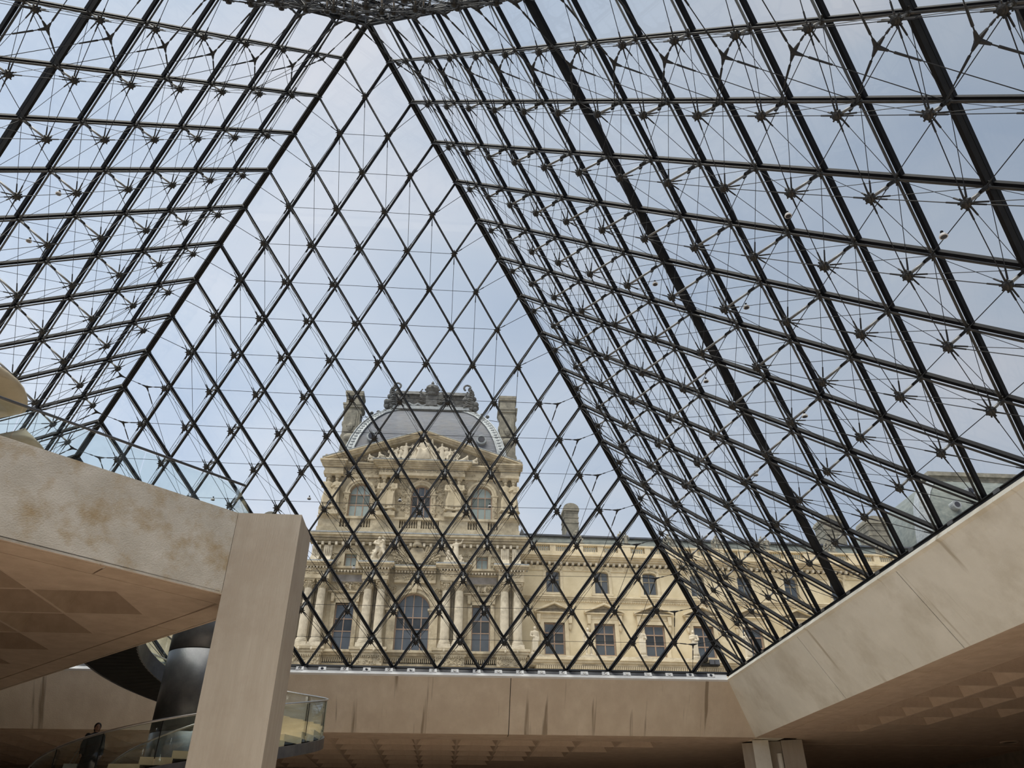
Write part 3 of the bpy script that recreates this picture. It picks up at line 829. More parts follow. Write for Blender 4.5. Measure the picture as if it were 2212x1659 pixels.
def figure(kind=0, mt='stone_pale', name='figure', vox=.02, seed=0):
    """standing figure one unit tall, facing -y"""
    rnd = random.Random(seed); m = MB(); ph = rnd.random()*6; hip = .02*(1 if seed % 2 else -1)
    m.ball((hip*.5, -.012, .925), (.052, .06, .07), 12, 8)
    m.ball((hip*.5, -.072, .918), (.012, .018, .016), 6, 4)          # nose
    m.ball((hip*.5, .01, .95), (.058, .062, .055), 10, 6)             # hair
    m.tube((hip*.5, 0, .82), (hip*.5, -.005, .89), .036, .03, 8)
    secs = []; n = 22
    robe = kind in (0, 1, 3)
    prof = [(.0, .15, .11), (.12, .135, .10), (.3, .125, .095), (.45, .12, .09), (.53, .115, .088), (.62, .10, .08), (.70, .115, .085), (.77, .13, .085), (.815, .115, .07), (.84, .06, .05)] if robe else \
           [(.47, .09, .07), (.53, .105, .08), (.60, .092, .072), (.68, .11, .08), (.76, .128, .082), (.81, .115, .066), (.84, .055, .045)]
    for z, a, b in prof:
        q = []
        for k in range(n):
            an = 2*pi*k/n; f = 1+(.16*max(0, 1-z/.62)*sin(9*an+ph+z*3)+.06*sin(4*an+z*14+ph) if robe else .03*sin(3*an))
            q.append((hip*(1 if z > .3 else .3)+a*f*cos(an), b*f*sin(an), z))
        secs.append(q)
    m.sweep(secs)
    if not robe:
        limb(m, [(-.055, 0, .5), (-.07, -.02, .27), (-.075, 0, .04)], [.062, .045, .03])
        limb(m, [(.055, 0, .5), (.075, -.05, .28), (.10, .0, .04)], [.062, .045, .03])
        m.ball((-.075, -.04, .018), (.032, .065, .022), 8, 5); m.ball((.105, -.04, .018), (.032, .065, .022), 8, 5)
    if robe: 
        m.ball((-.05, -.1, .015), (.03, .05, .02), 8, 5); m.ball((.06, -.1, .015), (.03, .05, .02), 8, 5)
        # mantle folds
        for s in range(5):
            x = -.1+.05*s; limb(m, [(x+.03, -.085, .60), (x*.9, -.105, .4), (x*.9, -.115, .1)], [.014, .02, .022])
    sh = .125
    if kind == 0:
        limb(m, [(-sh, 0, .79), (-.16, -.03, .63), (-.06, -.12, .60)], [.042, .034, .026])
        limb(m, [(sh, 0, .79), (.165, .0, .62), (.15, -.06, .47)], [.042, .034, .025]); m.ball((.15, -.07, .45), .026, 8, 5)
    elif kind == 1:
        limb(m, [(-sh, 0, .79), (-.19, -.02, .86), (-.12, -.02, .96)], [.042, .034, .026])
        limb(m, [(sh, 0, .79), (.165, -.02, .63), (.06, -.12, .66)], [.042, .034, .026])
    elif kind == 2:
        limb(m, [(-sh, 0, .79), (-.165, .02, .63), (-.17, -.03, .48)], [.042, .034, .025]); m.ball((-.17, -.04, .45), .026, 8, 5)
        limb(m, [(sh, 0, .79), (.2, -.03, .68), (.12, -.11, .74)], [.042, .034, .026])
        limb(m, [(.12, .06, .02), (.13, .07, .4)], [.06, .04])
    else:
        limb(m, [(-sh, 0, .79), (-.16, -.05, .66), (-.02, -.13, .68)], [.042, .034, .028])
        limb(m, [(sh, 0, .79), (.16, -.05, .64), (.02, -.13, .60)], [.042, .034, .028])
    m.box(-.16, .16, -.14, .12, -.03, .012)
    return remesh(m, M[mt], name, vox, 1)
def group_mesh(parts, mt, name, vox, base=None):
    """several postures fused into one carved group: parts = list of (x, y, z, height, posture, turn)"""
    m = MB()
    for x, y, z, h, pose, tw in parts:
        b = MB()
        if pose == 'sit':
            b.ball((0, -.02, .92), (.075, .08, .095), 10, 7); b.tube((0, 0, .78), (0, 0, .88), .05, .045, 8)
            b.sweep([[(a_*cos(t_), b_*sin(t_), z_) for t_ in [2*pi*k/14 for k in range(14)]] for z_, a_, b_ in [(.28, .17, .13), (.4, .17, .13), (.55, .14, .11), (.7, .18, .12), (.78, .15, .09), (.81, .06, .05)]])
            limb(b, [(-.1, 0, .36), (-.14, -.3, .38), (-.13, -.28, .03)], [.095, .075, .05]); limb(b, [(.1, 0, .36), (.15, -.3, .40), (.17, -.26, .03)], [.095, .075, .05])
            limb(b, [(-.17, 0, .74), (-.27, -.06, .56), (-.2, -.2, .45)], [.06, .05, .04]); limb(b, [(.17, 0, .74), (.3, -.03, .66), (.28, -.12, .86)], [.06, .05, .04])
            for s in range(7):
                xx = -.2+.066*s; limb(b, [(xx*.7, -.27, .38), (xx, -.3, .2), (xx*1.1, -.28, .02)], [.03, .04, .045])
            b.box(-.24, .24, -.1, .16, 0, .3)
        elif pose == 'recline':
            b.ball((-.42, -.03, .52), (.075, .08, .09), 10, 7)
            limb(b, [(-.4, 0, .42), (-.15, 0, .24), (.05, 0, .18)], [.10, .13, .13])
            limb(b, [(.05, -.03, .2), (.35, -.08, .28), (.55, -.06, .05)], [.10, .075, .05]); limb(b, [(.05, .03, .16), (.42, 0, .14), (.72, -.03, .06)], [.10, .075, .045])
            limb(b, [(-.38, 0, .38), (-.5, -.06, .2), (-.45, -.12, .04)], [.055, .045, .04]); limb(b, [(-.36, -.06, .4), (-.2, -.16, .32), (-.05, -.17, .3)], [.055, .045, .035])
            b.ball((0, .02, .08), (.55, .14, .1), 12, 6)
        elif pose == 'child':
            b.ball((0, -.02, .86), (.12, .12, .13), 10, 7); b.ball((0, 0, .58), (.15, .13, .2), 10, 7)
            limb(b, [(-.08, 0, .42), (-.12, -.08, .22), (-.1, 0, .03)], [.09, .07, .05]); limb(b, [(.08, 0, .42), (.1, -.1, .22), (.12, 0, .03)], [.09, .07, .05])
            limb(b, [(-.13, 0, .68), (-.24, -.08, .6), (-.2, -.12, .75)], [.06, .05, .04]); limb(b, [(.13, 0, .68), (.25, -.04, .55), (.22, -.12, .42)], [.06, .05, .04])
        elif pose == 'wrestle':
            b.ball((.0, -.05, .93), (.07, .075, .085), 10, 7); limb(b, [(0, 0, .86), (.0, .03, .68), (-.03, 0, .48)], [.08, .13, .12])
            limb(b, [(-.06, 0, .48), (-.14, -.1, .27), (-.16, 0, .03)], [.09, .07, .045]); limb(b, [(.06, 0, .48), (.16, .02, .26), (.12, .1, .03)], [.09, .07, .045])
            limb(b, [(-.13, 0, .8), (-.2, -.12, .68), (-.02, -.18, .62)], [.06, .05, .04]); limb(b, [(.13, 0, .8), (.22, -.1, .88), (.12, -.16, .98)], [.06, .05, .04])
        else:
            b.ball((0, -.02, .93), (.055, .06, .07), 10, 7); b.tube((0, 0, .82), (0, 0, .9), .04, .035, 8)
            b.sweep([[(a_*(1+.12*sin(8*t_+z_*4)*(z_ < .6))*cos(t_), b_*sin(t_), z_) for t_ in [2*pi*k/18 for k in range(18)]] for z_, a_, b_ in [(0, .15, .11), (.3, .13, .1), (.55, .12, .09), (.64, .1, .08), (.76, .13, .085), (.81, .115, .07), (.84, .05, .045)]])
            limb(b, [(-.125, 0, .79), (-.2, -.03, .66), (-.13, -.12, .58)], [.045, .036, .03])
            limb(b, [(.125, 0, .79), (.22, 0, .80 if pose == 'raise' else .64), (.30 if pose == 'raise' else .2, -.02, .95 if pose == 'raise' else .48)], [.045, .036, .03])
        c, s_ = cos(tw), sin(tw)
        m.add([(x+h*(p[0]*c-p[1]*s_), y+h*(p[0]*s_+p[1]*c), z+h*p[2]) for p in b.v], b.f)
    if base: m.box(*base)
    return remesh(m, M[mt], name, vox, 1)
def foliage_relief(x0, x1, z0, z1, d, seed, dens=1., y=0.):
    """carved scrolls and leaves standing proud of a wall (one joined carving)"""
    r = random.Random(seed); m = MB(); area = (x1-x0)*(z1-z0); n = int(area*9*dens)+3
    for k in range(n):
        x, z = r.uniform(x0, x1), r.uniform(z0, z1); s = r.uniform(.10, .22); a = r.uniform(0, 6.28)
        pts = [(x+s*(1-q/7)*cos(a+q*.8), y-d*(.3+.5*r.random()), z+s*(1-q/7)*sin(a+q*.8)) for q in range(6)]
        m.path(pts, .035+.02*r.random(), 4)
        if k % 2: m.ball((x, y-d*.3, z), (.09, d*.7, .07), 6, 4)
    return m
FIG = [figure(0, seed=1, name='figure'), figure(1, seed=2, name='figure'), figure(2, seed=3, name='figure'), figure(3, seed=4, name='figure')]
FIGH = [figure(0, 'stone_plain', 'caryatid', .02, 5), figure(3, 'stone_plain', 'caryatid', .02, 6)]
def lnk(name, me, parent, loc, sc=1., rz=0., **kw):
    o = link(name, me, parent, False, **kw); o.location = loc; o.scale = (sc, sc, sc) if not hasattr(sc, '__len__') else sc; o.rotation_euler = (0, 0, rz); return o

# ------------------------------------------------------------------ the palace pavilion straight ahead (built in its own frame: x right, y away, z up)
XC = .48; PA = -.014
pav = empty('palace_pavilion', (XC*cos(PA), 61.5+XC*sin(PA), 0), 'honey stone palace pavilion with pediment and square slate dome', 'building', rz=PA, local=True)
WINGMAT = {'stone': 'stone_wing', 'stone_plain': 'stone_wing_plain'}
def part(mb, name, mt, par=pav, smooth=False, **kw):
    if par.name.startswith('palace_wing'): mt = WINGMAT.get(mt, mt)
    return mb.build(name, M[mt], par, smooth, False, **kw)
DEP = 16.
def arch_poly(x0, x1, z0, zs, n=14, rise=None):
    r = (x1-x0)/2; c = (x0+x1)/2; rise = r if rise is None else rise
    return [(x0, z0), (x1, z0)]+[(c+r*cos(pi*k/n), zs+rise*sin(pi*k/n)) for k in range(n+1)]
# --- wall built round the openings: piers and spandrels per storey
def wall_holes(x0, x1, z0, z1, holes, y0, y1, name, mt, par):
    """holes: (xa, xb, za, zs, rise) sorted by x, arched tops; leaves real openings"""
    m = MB(); cur = x0
    for xa, xb, za, zs, rise in sorted(holes):
        m.box(cur, xa, y0, y1, z0, z1)
        if za > z0: m.box(xa, xb, y0, y1, z0, za)
        n = 14 if rise else 1; c = (xa+xb)/2; r = (xb-xa)/2
        pts = [(c-r*cos(pi*k/n), zs+rise*sin(pi*k/n)) for k in range(n+1)] if rise else [(xa, zs), (xb, zs)]
        for p, q in zip(pts[:-1], pts[1:]): m.prism([p, q, (q[0], z1), (p[0], z1)], y0, y1)
        cur = xb
    m.box(cur, x1, y0, y1, z0, z1)
    return part(m, name, mt, par)
def window(x0, x1, z0, zs, rise, par, cols, rows, y=.42, pane='pane', fw=.09, frame='wood'):
    """joinery with separate panes; rows: list of transom heights"""
    c = (x0+x1)/2; r = (x1-x0)/2; top = zs+rise
    m = MB()
    for k in range(cols+1):
        x = x0+(x1-x0)*k/cols; w = fw if 0 < k < cols else fw*1.2
        zt = zs+rise*sqrt(max(0, 1-((x-c)/r)**2)) if rise else zs
        xm = min(max(x, x0+w/2), x1-w/2)
        m.box(xm-w/2, xm+w/2, y-.05, y+.05, z0, max(zt, zs) if 0 < k < cols else zs)
    for z in [z0+fw/2]+list(rows):
        h = r if z <= zs else r*sqrt(max(0, 1-((z-zs)/rise)**2))
        m.box(c-h, c+h, y-.06, y+.06, z-fw/2, z+fw/2)
    if rise:
        n = 14
        for k in range(n):
            a, b = pi*k/n, pi*(k+1)/n
            p, q = (c+r*cos(a), zs+rise*sin(a)), (c+r*cos(b), zs+rise*sin(b))
            p2, q2 = (c+(r-fw)*cos(a), zs+(rise-fw)*sin(a)), (c+(r-fw)*cos(b), zs+(rise-fw)*sin(b))
            m.prism([p, q, q2, p2], y-.05, y+.05)
    else: m.box(x0, x1, y-.05, y+.05, zs-fw, zs)
    w = part(m, 'window', frame, par)
    edges = [z0]+list(rows)+[top]
    for i in range(len(edges)-1):
        for k in range(cols):
            xa, xb = x0+(x1-x0)*k/cols, x0+(x1-x0)*(k+1)/cols; za, zb = edges[i], edges[i+1]
            if zb <= zs+1e-6 or not rise: poly = [(xa, za), (xb, za), (xb, zb), (xa, zb)]
            else:
                ztop = lambda x: min(zb, zs+rise*sqrt(max(0, 1-((x-c)/r)**2)))
                lo = max(za, z0)
                poly = [(xa, lo), (xb, lo)]+[(xb+(xa-xb)*q/6, max(lo+.002, ztop(xb+(xa-xb)*q/6))) for q in range(7)]
            part(MB().prism(poly, y, y+.02), 'pane', pane, w)
    return w
def archivolt(x0, x1, zs, rise, wd, par, y0=-.16, y1=.0, name='archivolt', mt='stone_plain', n=16):
    c, r = (x0+x1)/2, (x1-x0)/2; m = MB()
    for a_, b_, yy in ((0, wd*.5, y0*.6), (wd*.5, wd, y0)):
        for k in range(n):
            a, b = pi*k/n, pi*(k+1)/n
            P_ = lambda t, e: (c+(r+e)*cos(t), zs+(rise+e)*sin(t))
            m.prism([P_(a, a_), P_(b, a_), P_(b, b_), P_(a, b_)], yy, y1)
    return part(m, name, mt, par)
def cornice(x0, x1, z0, z1, out, par, name='cornice', mt='stone_plain', steps=3, y=0., ret=True):
    m = MB()
    for s in range(steps):
        a = (s+1)/steps; za, zb = z0+(z1-z0)*s/steps, z0+(z1-z0)*(s+1)/steps
        e = out*a if ret else 0
        m.box(x0-e, x1+e, y-out*a, y+.3, za, zb-.02 if s < steps-1 else zb)
    return part(m, name, mt, par)
def dentils(x0, x1, z0, z1, out, step, par, name, mt='stone_pale', y=0., duty=.5):
    m = MB(); n = int((x1-x0)/step)
    for k in range(n):
        x = x0+(k+.5)*(x1-x0)/n; m.box(x-step*duty/2, x+step*duty/2, y-out, y+.02, z0, z1)
    return part(m, name, mt, par, kind='stuff')
BAL = [(.10, 0), (.10, .08), (.06, .14), (.11, .34), (.10, .46), (.05, .66), (.06, .76), (.10, .84), (.10, .92)]
BALM = MB().lathe(BAL, 8).mesh('baluster', M['stone_plain'], True)
def balustrade(x0, x1, z0, z1, par, y=0., step=.27, joined=False):
    n = max(1, int((x1-x0)/step)); hgt = (z1-z0)
    if joined:
        m = MB()
        for k in range(n): m.lathe([(r, z*hgt/.92) for r, z in BAL], 6, (x0+(k+.5)*(x1-x0)/n, y), zoff=z0)
        return part(m, 'balusters', 'stone_plain', par, True, kind='stuff')
    for k in range(n): lnk('baluster', BALM, par, (x0+(k+.5)*(x1-x0)/n, y, z0), (1, 1, hgt/.92))

# ground storey and base cornice
part(MB().box(-11.1, 11.1, 0, DEP, 0, 9.3), 'lower_wall', 'stone')
part(MB().box(-11.1, 11.1, -.35, .3, 9.3, 9.75), 'fascia_band', 'stone_plain')
dentils(-11.2, 11.2, 9.85, 10.2, .55, .2, pav, 'dentil_course', 'stone_plain')
cornice(-11.2, 11.2, 10.25, 10.95, .95, pav, 'base_cornice')
# first-floor wall with a big arch and two tall windows
wall_holes(-11.1, 11.1, 10.9, 18.05, [(-8.1, -6.15, 11.15, 15.85, 0), (-1.8, 1.8, 10.95, 15.3, 1.75), (6.15, 8.1, 11.15, 15.85, 0)], 0, .8, 'main_wall', 'stone', pav)
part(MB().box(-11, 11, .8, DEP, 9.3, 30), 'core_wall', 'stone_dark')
for sgn in (-1, 1):
    xa, xb = sgn*7.12-.975, sgn*7.12+.975
    window(xa, xb, 11.15, 15.85, 0, pav, 2, [14.3, 13.05], pane='pane')
    m = MB()
    m.box(xa-.42, xa, -.12, .3, 11.1, 16.2); m.box(xb, xb+.42, -.12, .3, 11.1, 16.2); m.box(xa-.42, xb+.42, -.12, .3, 15.85, 16.3)
    m.box(xa-.55, xb+.55, -.2, .1, 16.3, 16.75)
    part(m, 'window_surround', 'stone_plain')
    cornice(xa-.62, xb+.62, 16.8, 17.05, .38, pav, 'window_cornice', steps=2)
    part(group_part := foliage_relief(xa-.4, xb+.4, 17.05, 17.85, .3, 20+sgn, 1.6), 'carved_crest', 'stone_plain')
    for q in (-.35, .35): lnk('cherub', FIG[2], pav, (sgn*7.12+q, -.2, 17.05), .8)
    for e_ in (-1, 1):
        part(MB().prism([(sgn*7.12+e_*1.3-.14, 15.9), (sgn*7.12+e_*1.3+.14, 15.9), (sgn*7.12+e_*1.3+.18, 16.8), (sgn*7.12+e_*1.3-.18, 16.8)], -.42, 0), 'console', 'stone_plain')
    # tablet over the window
    part(MB().box(xa-.6, xb+.6, -.05, .1, 18.1, 18.85), 'tablet', 'slab')
    m = MB(); m.box(xa-.75, xb+.75, -.14, .1, 17.95, 18.1); m.box(xa-.75, xa-.6, -.14, .1, 18.1, 18.95); m.box(xb+.6, xb+.75, -.14, .1, 18.1, 18.95)
    part(m, 'tablet_frame', 'stone_dark')
    cornice(xa-.85, xb+.85, 18.95, 19.6, .7, pav, 'ledge_cornice')
    dentils(xa-.9, xb+.9, 18.98, 19.2, .62, .34, pav, 'ledge_dentils')
    # mezzanine window
wall_holes(-11.1, 11.1, 18.05, 22.2, [(-7.75, -6.45, 19.7, 21.45, .35), (6.45, 7.75, 19.7, 21.45, .35)], 0, .8, 'mezzanine_wall', 'stone', pav)
for sgn in (-1, 1):
    xa, xb = sgn*7.1-.65, sgn*7.1+.65
    window(xa, xb, 19.7, 21.45, .35, pav, 2, [20.95], pane='blind', fw=.08)
    m = MB(); m.box(xa-.3, xa, -.1, .3, 19.6, 21.6); m.box(xb, xb+.3, -.1, .3, 19.6, 21.6); part(m, 'window_surround', 'stone_plain')
    archivolt(xa, xb, 21.45, .35, .3, pav, -.12)
    part(foliage_relief(xa-1.4, xa-.4, 19.8, 21.7, .2, 31+sgn), 'scroll_carving', 'stone_plain')
    part(foliage_relief(xb+.4, xb+1.4, 19.8, 21.7, .2, 41+sgn), 'scroll_carving', 'stone_plain')
# central arch
window(-1.8, 1.8, 10.95, 15.3, 1.75, pav, 4, [14.55, 13.35], pane='pane', fw=.11)
archivolt(-1.8, 1.8, 15.3, 1.75, .75, pav, -.35)
for sgn in (-1, 1):
    part(MB().box(sgn*2.2-.42, sgn*2.2+.42, -.3, .2, 10.95, 14.9), 'arch_pier', 'stone_plain')
    cornice(sgn*2.2-.42, sgn*2.2+.42, 14.9, 15.3, .25, pav, 'impost', y=-.2, steps=2)
    part(foliage_relief(sgn*2.35-.5, sgn*2.35+.5, 16.1, 17.6, .25, 51+sgn, 1.8), 'spandrel_carving', 'stone_plain')
part(MB().prism([(-.22, 16.95), (.22, 16.95), (.32, 17.95), (-.32, 17.95)], -.5, 0), 'keystone', 'stone_plain')
# entablature over the arch
part(MB().box(-2.2, 2.2, -.3, .2, 18.05, 18.35), 'architrave', 'stone_plain')
part(MB().box(-2.2, 2.2, -.22, .2, 18.35, 19.05), 'frieze', 'stone')
part(foliage_relief(-2.1, 2.1, 18.45, 18.95, .14, 61, 2, y=-.22), 'festoon', 'stone_plain')
cornice(-2.2, 2.2, 19.15, 19.75, .8, pav, 'middle_cornice', ret=False)
part(MB().box(-2.3, 2.3, -.82, .2, 19.76, 19.83), 'lead_flashing', 'lead')
dentils(-2.2, 2.2, 19.1, 19.3, .5, .3, pav, 'middle_dentils')
# columns in pairs on pedestals
SHAFT = MB().lathe([(.44, 0), (.46, .3), (.455, 2.0), (.42, 4.0), (.385, 5.1)], 40, flute=.06).mesh('column', M['stone_pale'])
BASE = MB().lathe([(.62, 0), (.62, .1), (.56, .14), (.62, .22), (.58, .3), (.5, .34), (.55, .4), (.52, .46), (.46, .5)], 24).mesh('column_base', M['stone_pale'], True)
cm = MB().lathe([(.38, 0), (.42, .06), (.37, .1), (.40, .3), (.47, .5), (.52, .72)], 16)
for ring, (zz_, rr, nn_) in enumerate(((.16, .43, 8), (.38, .5, 8))):
    for k in range(nn_):
        a = 2*pi*(k+.5*ring)/nn_; c_, s_ = cos(a), sin(a)
        cm.path([(rr*.86*c_, rr*.86*s_, zz_-.1), (rr*1.02*c_, rr*1.02*s_, zz_+.08), (rr*1.22*c_, rr*1.22*s_, zz_+.17), (rr*1.25*c_, rr*1.25*s_, zz_+.08)], .07, 4)
for k in range(4):
    a = pi/4+pi/2*k; cm.ball((.66*cos(a), .66*sin(a), .66), .11, 8, 5)
cm.box(-.58, .58, -.58, .58, .76, .88)
CAP = cm.mesh('capital', M['stone_plain'])
for pc in (-10.2, -4.08, 4.08, 10.2):
    outer = abs(pc) > 8; hw = 1.45
    y = -1.05
    part(MB().box(pc-hw, pc+hw, -1.75, .1, 9.3, 10.0), 'pedestal_relief', 'stone_plain')
    part(foliage_relief(pc-hw+.1, pc+hw-.1, 9.4, 9.95, .12, int(pc*10)+200, 2.2, y=-1.75), 'pedestal_carving', 'stone_plain')
    cornice(pc-hw, pc+hw, 10.2, 10.95, .4, pav, 'pedestal_cornice', y=-1.75, steps=3)
    part(MB().box(pc-hw, pc+hw, -1.72, .1, 10.0, 10.25), 'pedestal_frieze', 'stone')
    dentils(pc-hw, pc+hw, 10.02, 10.22, 1.9, .17, pav, 'pedestal_dentils', 'stone_plain')
    part(MB().box(pc-hw+.1, pc+hw-.1, -1.7, .1, 10.95, 11.25), 'plinth', 'stone_pale')
    for e_ in (-.78, .78):
        part(MB().ball((pc+e_*.8, -2.1, 10.72), (.13, .1, .16), 8, 5), 'boss', 'stone_pale')
    for e_ in (-.68, .68):
        x = pc+e_
        part(MB().box(x-.64, x+.64, y-.64, y+.64, 11.25, 11.45), 'column_plinth', 'stone_pale')
        s = lnk('column', SHAFT, pav, (x, y, 11.9)); 
        b_ = lnk('column_base', BASE, s, (0, 0, -.46)); c_ = lnk('capital', CAP, s, (0, 0, 5.08))
        part(MB().box(x-.5, x+.5, -.3, .05, 11.25, 17.9), 'pilaster', 'stone')
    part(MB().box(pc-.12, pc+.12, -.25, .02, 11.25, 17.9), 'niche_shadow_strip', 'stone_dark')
    part(MB().box(pc-hw+.08, pc+hw-.08, -1.7, .1, 17.9, 18.3), 'architrave', 'stone_plain')
    part(MB().box(pc-hw+.12, pc+hw-.12, -1.62, .1, 18.3, 19.0), 'frieze', 'stone_plain')
    part(foliage_relief(pc-hw+.2, pc+hw-.2, 18.4, 18.95, .12, int(pc*7)+300, 2, y=-1.62), 'festoon', 'stone_plain')
    dentils(pc-hw, pc+hw, 18.98, 19.16, 1.85, .3, pav, 'ressaut_dentils')
    cornice(pc-hw+.05, pc+hw-.05, 19.15, 19.62, .5, pav, 'ressaut_cornice', y=-1.65, steps=3)
    part(MB().box(pc-hw-.42, pc+hw+.42, -2.15, .1, 19.62, 19.74), 'lead_flashing', 'lead')
    if outer:                                # scrolled buttresses
        for e_ in (-.62, .62):
            m = MB(); prof = []
            for k in range(11):
                q = k/10; prof.append((-.25-.95*(1-q)**2-.12*sin(q*9), 19.75+2.3*q))
            poly = prof+[(.05, 22.05), (.05, 19.75)]
            vs = [(pc+e_-.45, yy, zz2) for yy, zz2 in poly]+[(pc+e_+.45, yy, zz2) for yy, zz2 in poly]
            n = len(poly)
            m.add(vs, [tuple(range(n)), tuple(range(2*n-1, n-1, -1))]+[(k, n+k, n+(k+1) % n, (k+1) % n) for k in range(n)])
            for fl in range(4): m.tube((pc+e_-.3+.2*fl, -.5, 20.6), (pc+e_-.3+.2*fl, -.36, 21.9), .05, n=5)
            for fl in range(5): m.ball((pc+e_-.36+.18*fl, -1.25, 19.95), (.09, .09, .2), 6, 4)
            part(m, 'scroll_buttress', 'stone_pale')
# coat of arms relief between the groups
m = MB()
m.prism([(-.75, 20.2), (.75, 20.2), (.95, 21.3), (.6, 21.9), (-.6, 21.9), (-.95, 21.3)], -.35, 0)
part(m, 'shield', 'stone_plain')
part(MB().lathe([(.55, 22.0), (.6, 22.15), (.4, 22.5), (.5, 22.65), (.2, 22.95), (.08, 23.15)], 12, (0, -.3)), 'carved_crown', 'stone_plain')
for sgn in (-1, 1):
    m = MB(); r = random.Random(8)
    for k in range(7):                        # flags and palms fanned out beside the shield
        a = .15+k*.19; L = 1.75+.25*(k % 2)
        p0 = V((sgn*.55, -.12, 20.3)); p1 = V((sgn*(.6+L*cos(a)), -.28-.05*(k % 2), 20.3+L*.95*sin(a)+.15))
        w = V((-sin(a)*sgn, 0, cos(a)))*.17
        m.hexa([p0-w*.5, p1-w, p1+w, p0+w*.5, p0-w*.5+V((0, .2, 0)), p1-w+V((0, .2, 0)), p1+w+V((0, .2, 0)), p0+w*.5+V((0, .2, 0))])
        m.tube(p0+V((0, -.08, 0)), p1+V((0, -.1, 0)), .05, .07, 5); m.ball(p1, (.14, .12, .14), 7, 5)
    part(m, 'trophy_carving', 'stone_plain')
    part(foliage_relief(sgn*1.5-.8, sgn*1.5+.8, 20.3, 22.0, .3, 77+sgn, 1.6, y=-.15), 'trophy_foliage', 'stone_plain')
part(foliage_relief(-2.3, 2.3, 19.95, 20.6, .3, 71, 2), 'foliage_carving', 'stone_plain')
# main cornice with modillions
part(MB().box(-11.25, 11.25, -.12, .2, 21.2, 21.75), 'upper_frieze', 'stone')
part(foliage_relief(-11., 11., 21.3, 21.7, .12, 81, .8, y=-.12), 'frieze_carving', 'stone_plain')
dentils(-11.3, 11.3, 22.0, 22.35, .62, .71, pav, 'modillions', 'stone_pale', duty=.36)
cornice(-11.35, 11.35, 22.3, 23.25, 1.0, pav, 'main_cornice', steps=4)
part(MB().box(-12.4, 12.4, -1.05, 1, 23.25, 23.38), 'lead_flashing', 'lead')
# attic parapet with balusters
m = MB()
segs = [(-11.1, -8.75), (-7.65, -6.45), (-5.4, -2.2), (-.2, .2), (2.2, 5.4), (6.45, 7.65), (8.75, 11.1)]
for a, b in segs: m.box(a, b, -.3, .3, 24.15, 25.15)
m.box(-11.2, 11.2, -.35, .5, 23.38, 24.15); m.box(-11.25, 11.25, -.42, .5, 25.15, 25.42)
part(m, 'parapet', 'stone_plain')
part(MB().box(-11, 11, .25, .5, 24.1, 25.2), 'parapet_back', 'stone_dark')
for (a, b), (c, d) in zip(segs[:-1], segs[1:]): balustrade(b+.05, c-.05, 24.15, 25.15, pav)
# upper storey
WIN = [(-8.1, -5.7, 25.5, 28.35, 1.25), (-1.12, 1.12, 25.5, 28.4, 1.15), (5.7, 8.1, 25.5, 28.35, 1.25)]
wall_holes(-10.95, 10.95, 25.4, 30.4, WIN, 0, .8, 'upper_wall', 'stone', pav)
for k, w in enumerate(WIN):
    window(w[0], w[1], w[2], w[3], w[4], pav, 3, [28.3, 27.05], pane='blind' if k != 1 else 'pane', fw=.11)
    archivolt(w[0], w[1], w[3], w[4], .5, pav, -.28)
    for x in (w[0]-.28, w[1]+.28):
        part(MB().box(x-.26, x+.26, -.2, .2, 25.45, 28.1), 'window_pier', 'stone_plain')
        cornice(x-.26, x+.26, 28.1, 28.38, .14, pav, 'impost', y=-.15, steps=2)
        part(foliage_relief(x-.16, x+.16, 25.7, 28., .08, int(x*9)+400, 2.5, y=-.2), 'pier_carving', 'stone_plain')
    c = (w[0]+w[1])/2
    part(foliage_relief(c-.7, c+.7, 29.75, 30.35, .3, 91+k, 2.5), 'keystone_carving', 'stone_plain')
for sgn in (-1, 1):
    part(foliage_relief(sgn*2.15-.5, sgn*2.15+.5, 25.8, 30., .16, 101+sgn, 1.2), 'trophy_carving', 'stone_plain')
    part(foliage_relief(sgn*5.15-.25, sgn*5.15+.25, 28.6, 30.2, .16, 111+sgn, 1.5), 'trophy_carving', 'stone_plain')
k = 0
for pc in (-10.05, -3.8, 3.8, 10.05):
    part(MB().box(pc-1.05, pc+1.05, -.95, .1, 25.42, 25.9), 'caryatid_base', 'stone_plain')
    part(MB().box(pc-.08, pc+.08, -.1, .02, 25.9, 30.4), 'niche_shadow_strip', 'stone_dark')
    for e_ in (-.5, .5):
        part(MB().lathe([(.42, 25.9), (.42, 26.0), (.36, 26.05), (.36, 26.2), (.4, 26.28)], 14, (pc+e_, -.5)), 'caryatid_plinth', 'stone_plain')
        lnk('caryatid', FIGH[k % 2], pav, (pc+e_, -.5, 26.3), (3.9, 3.7, 3.75), .3*(-1)**k, ); k += 1
        part(MB().lathe([(.26, 29.95), (.34, 30.15), (.42, 30.35), (.42, 30.5)], 12, (pc+e_, -.5)), 'caryatid_capital', 'stone_plain')
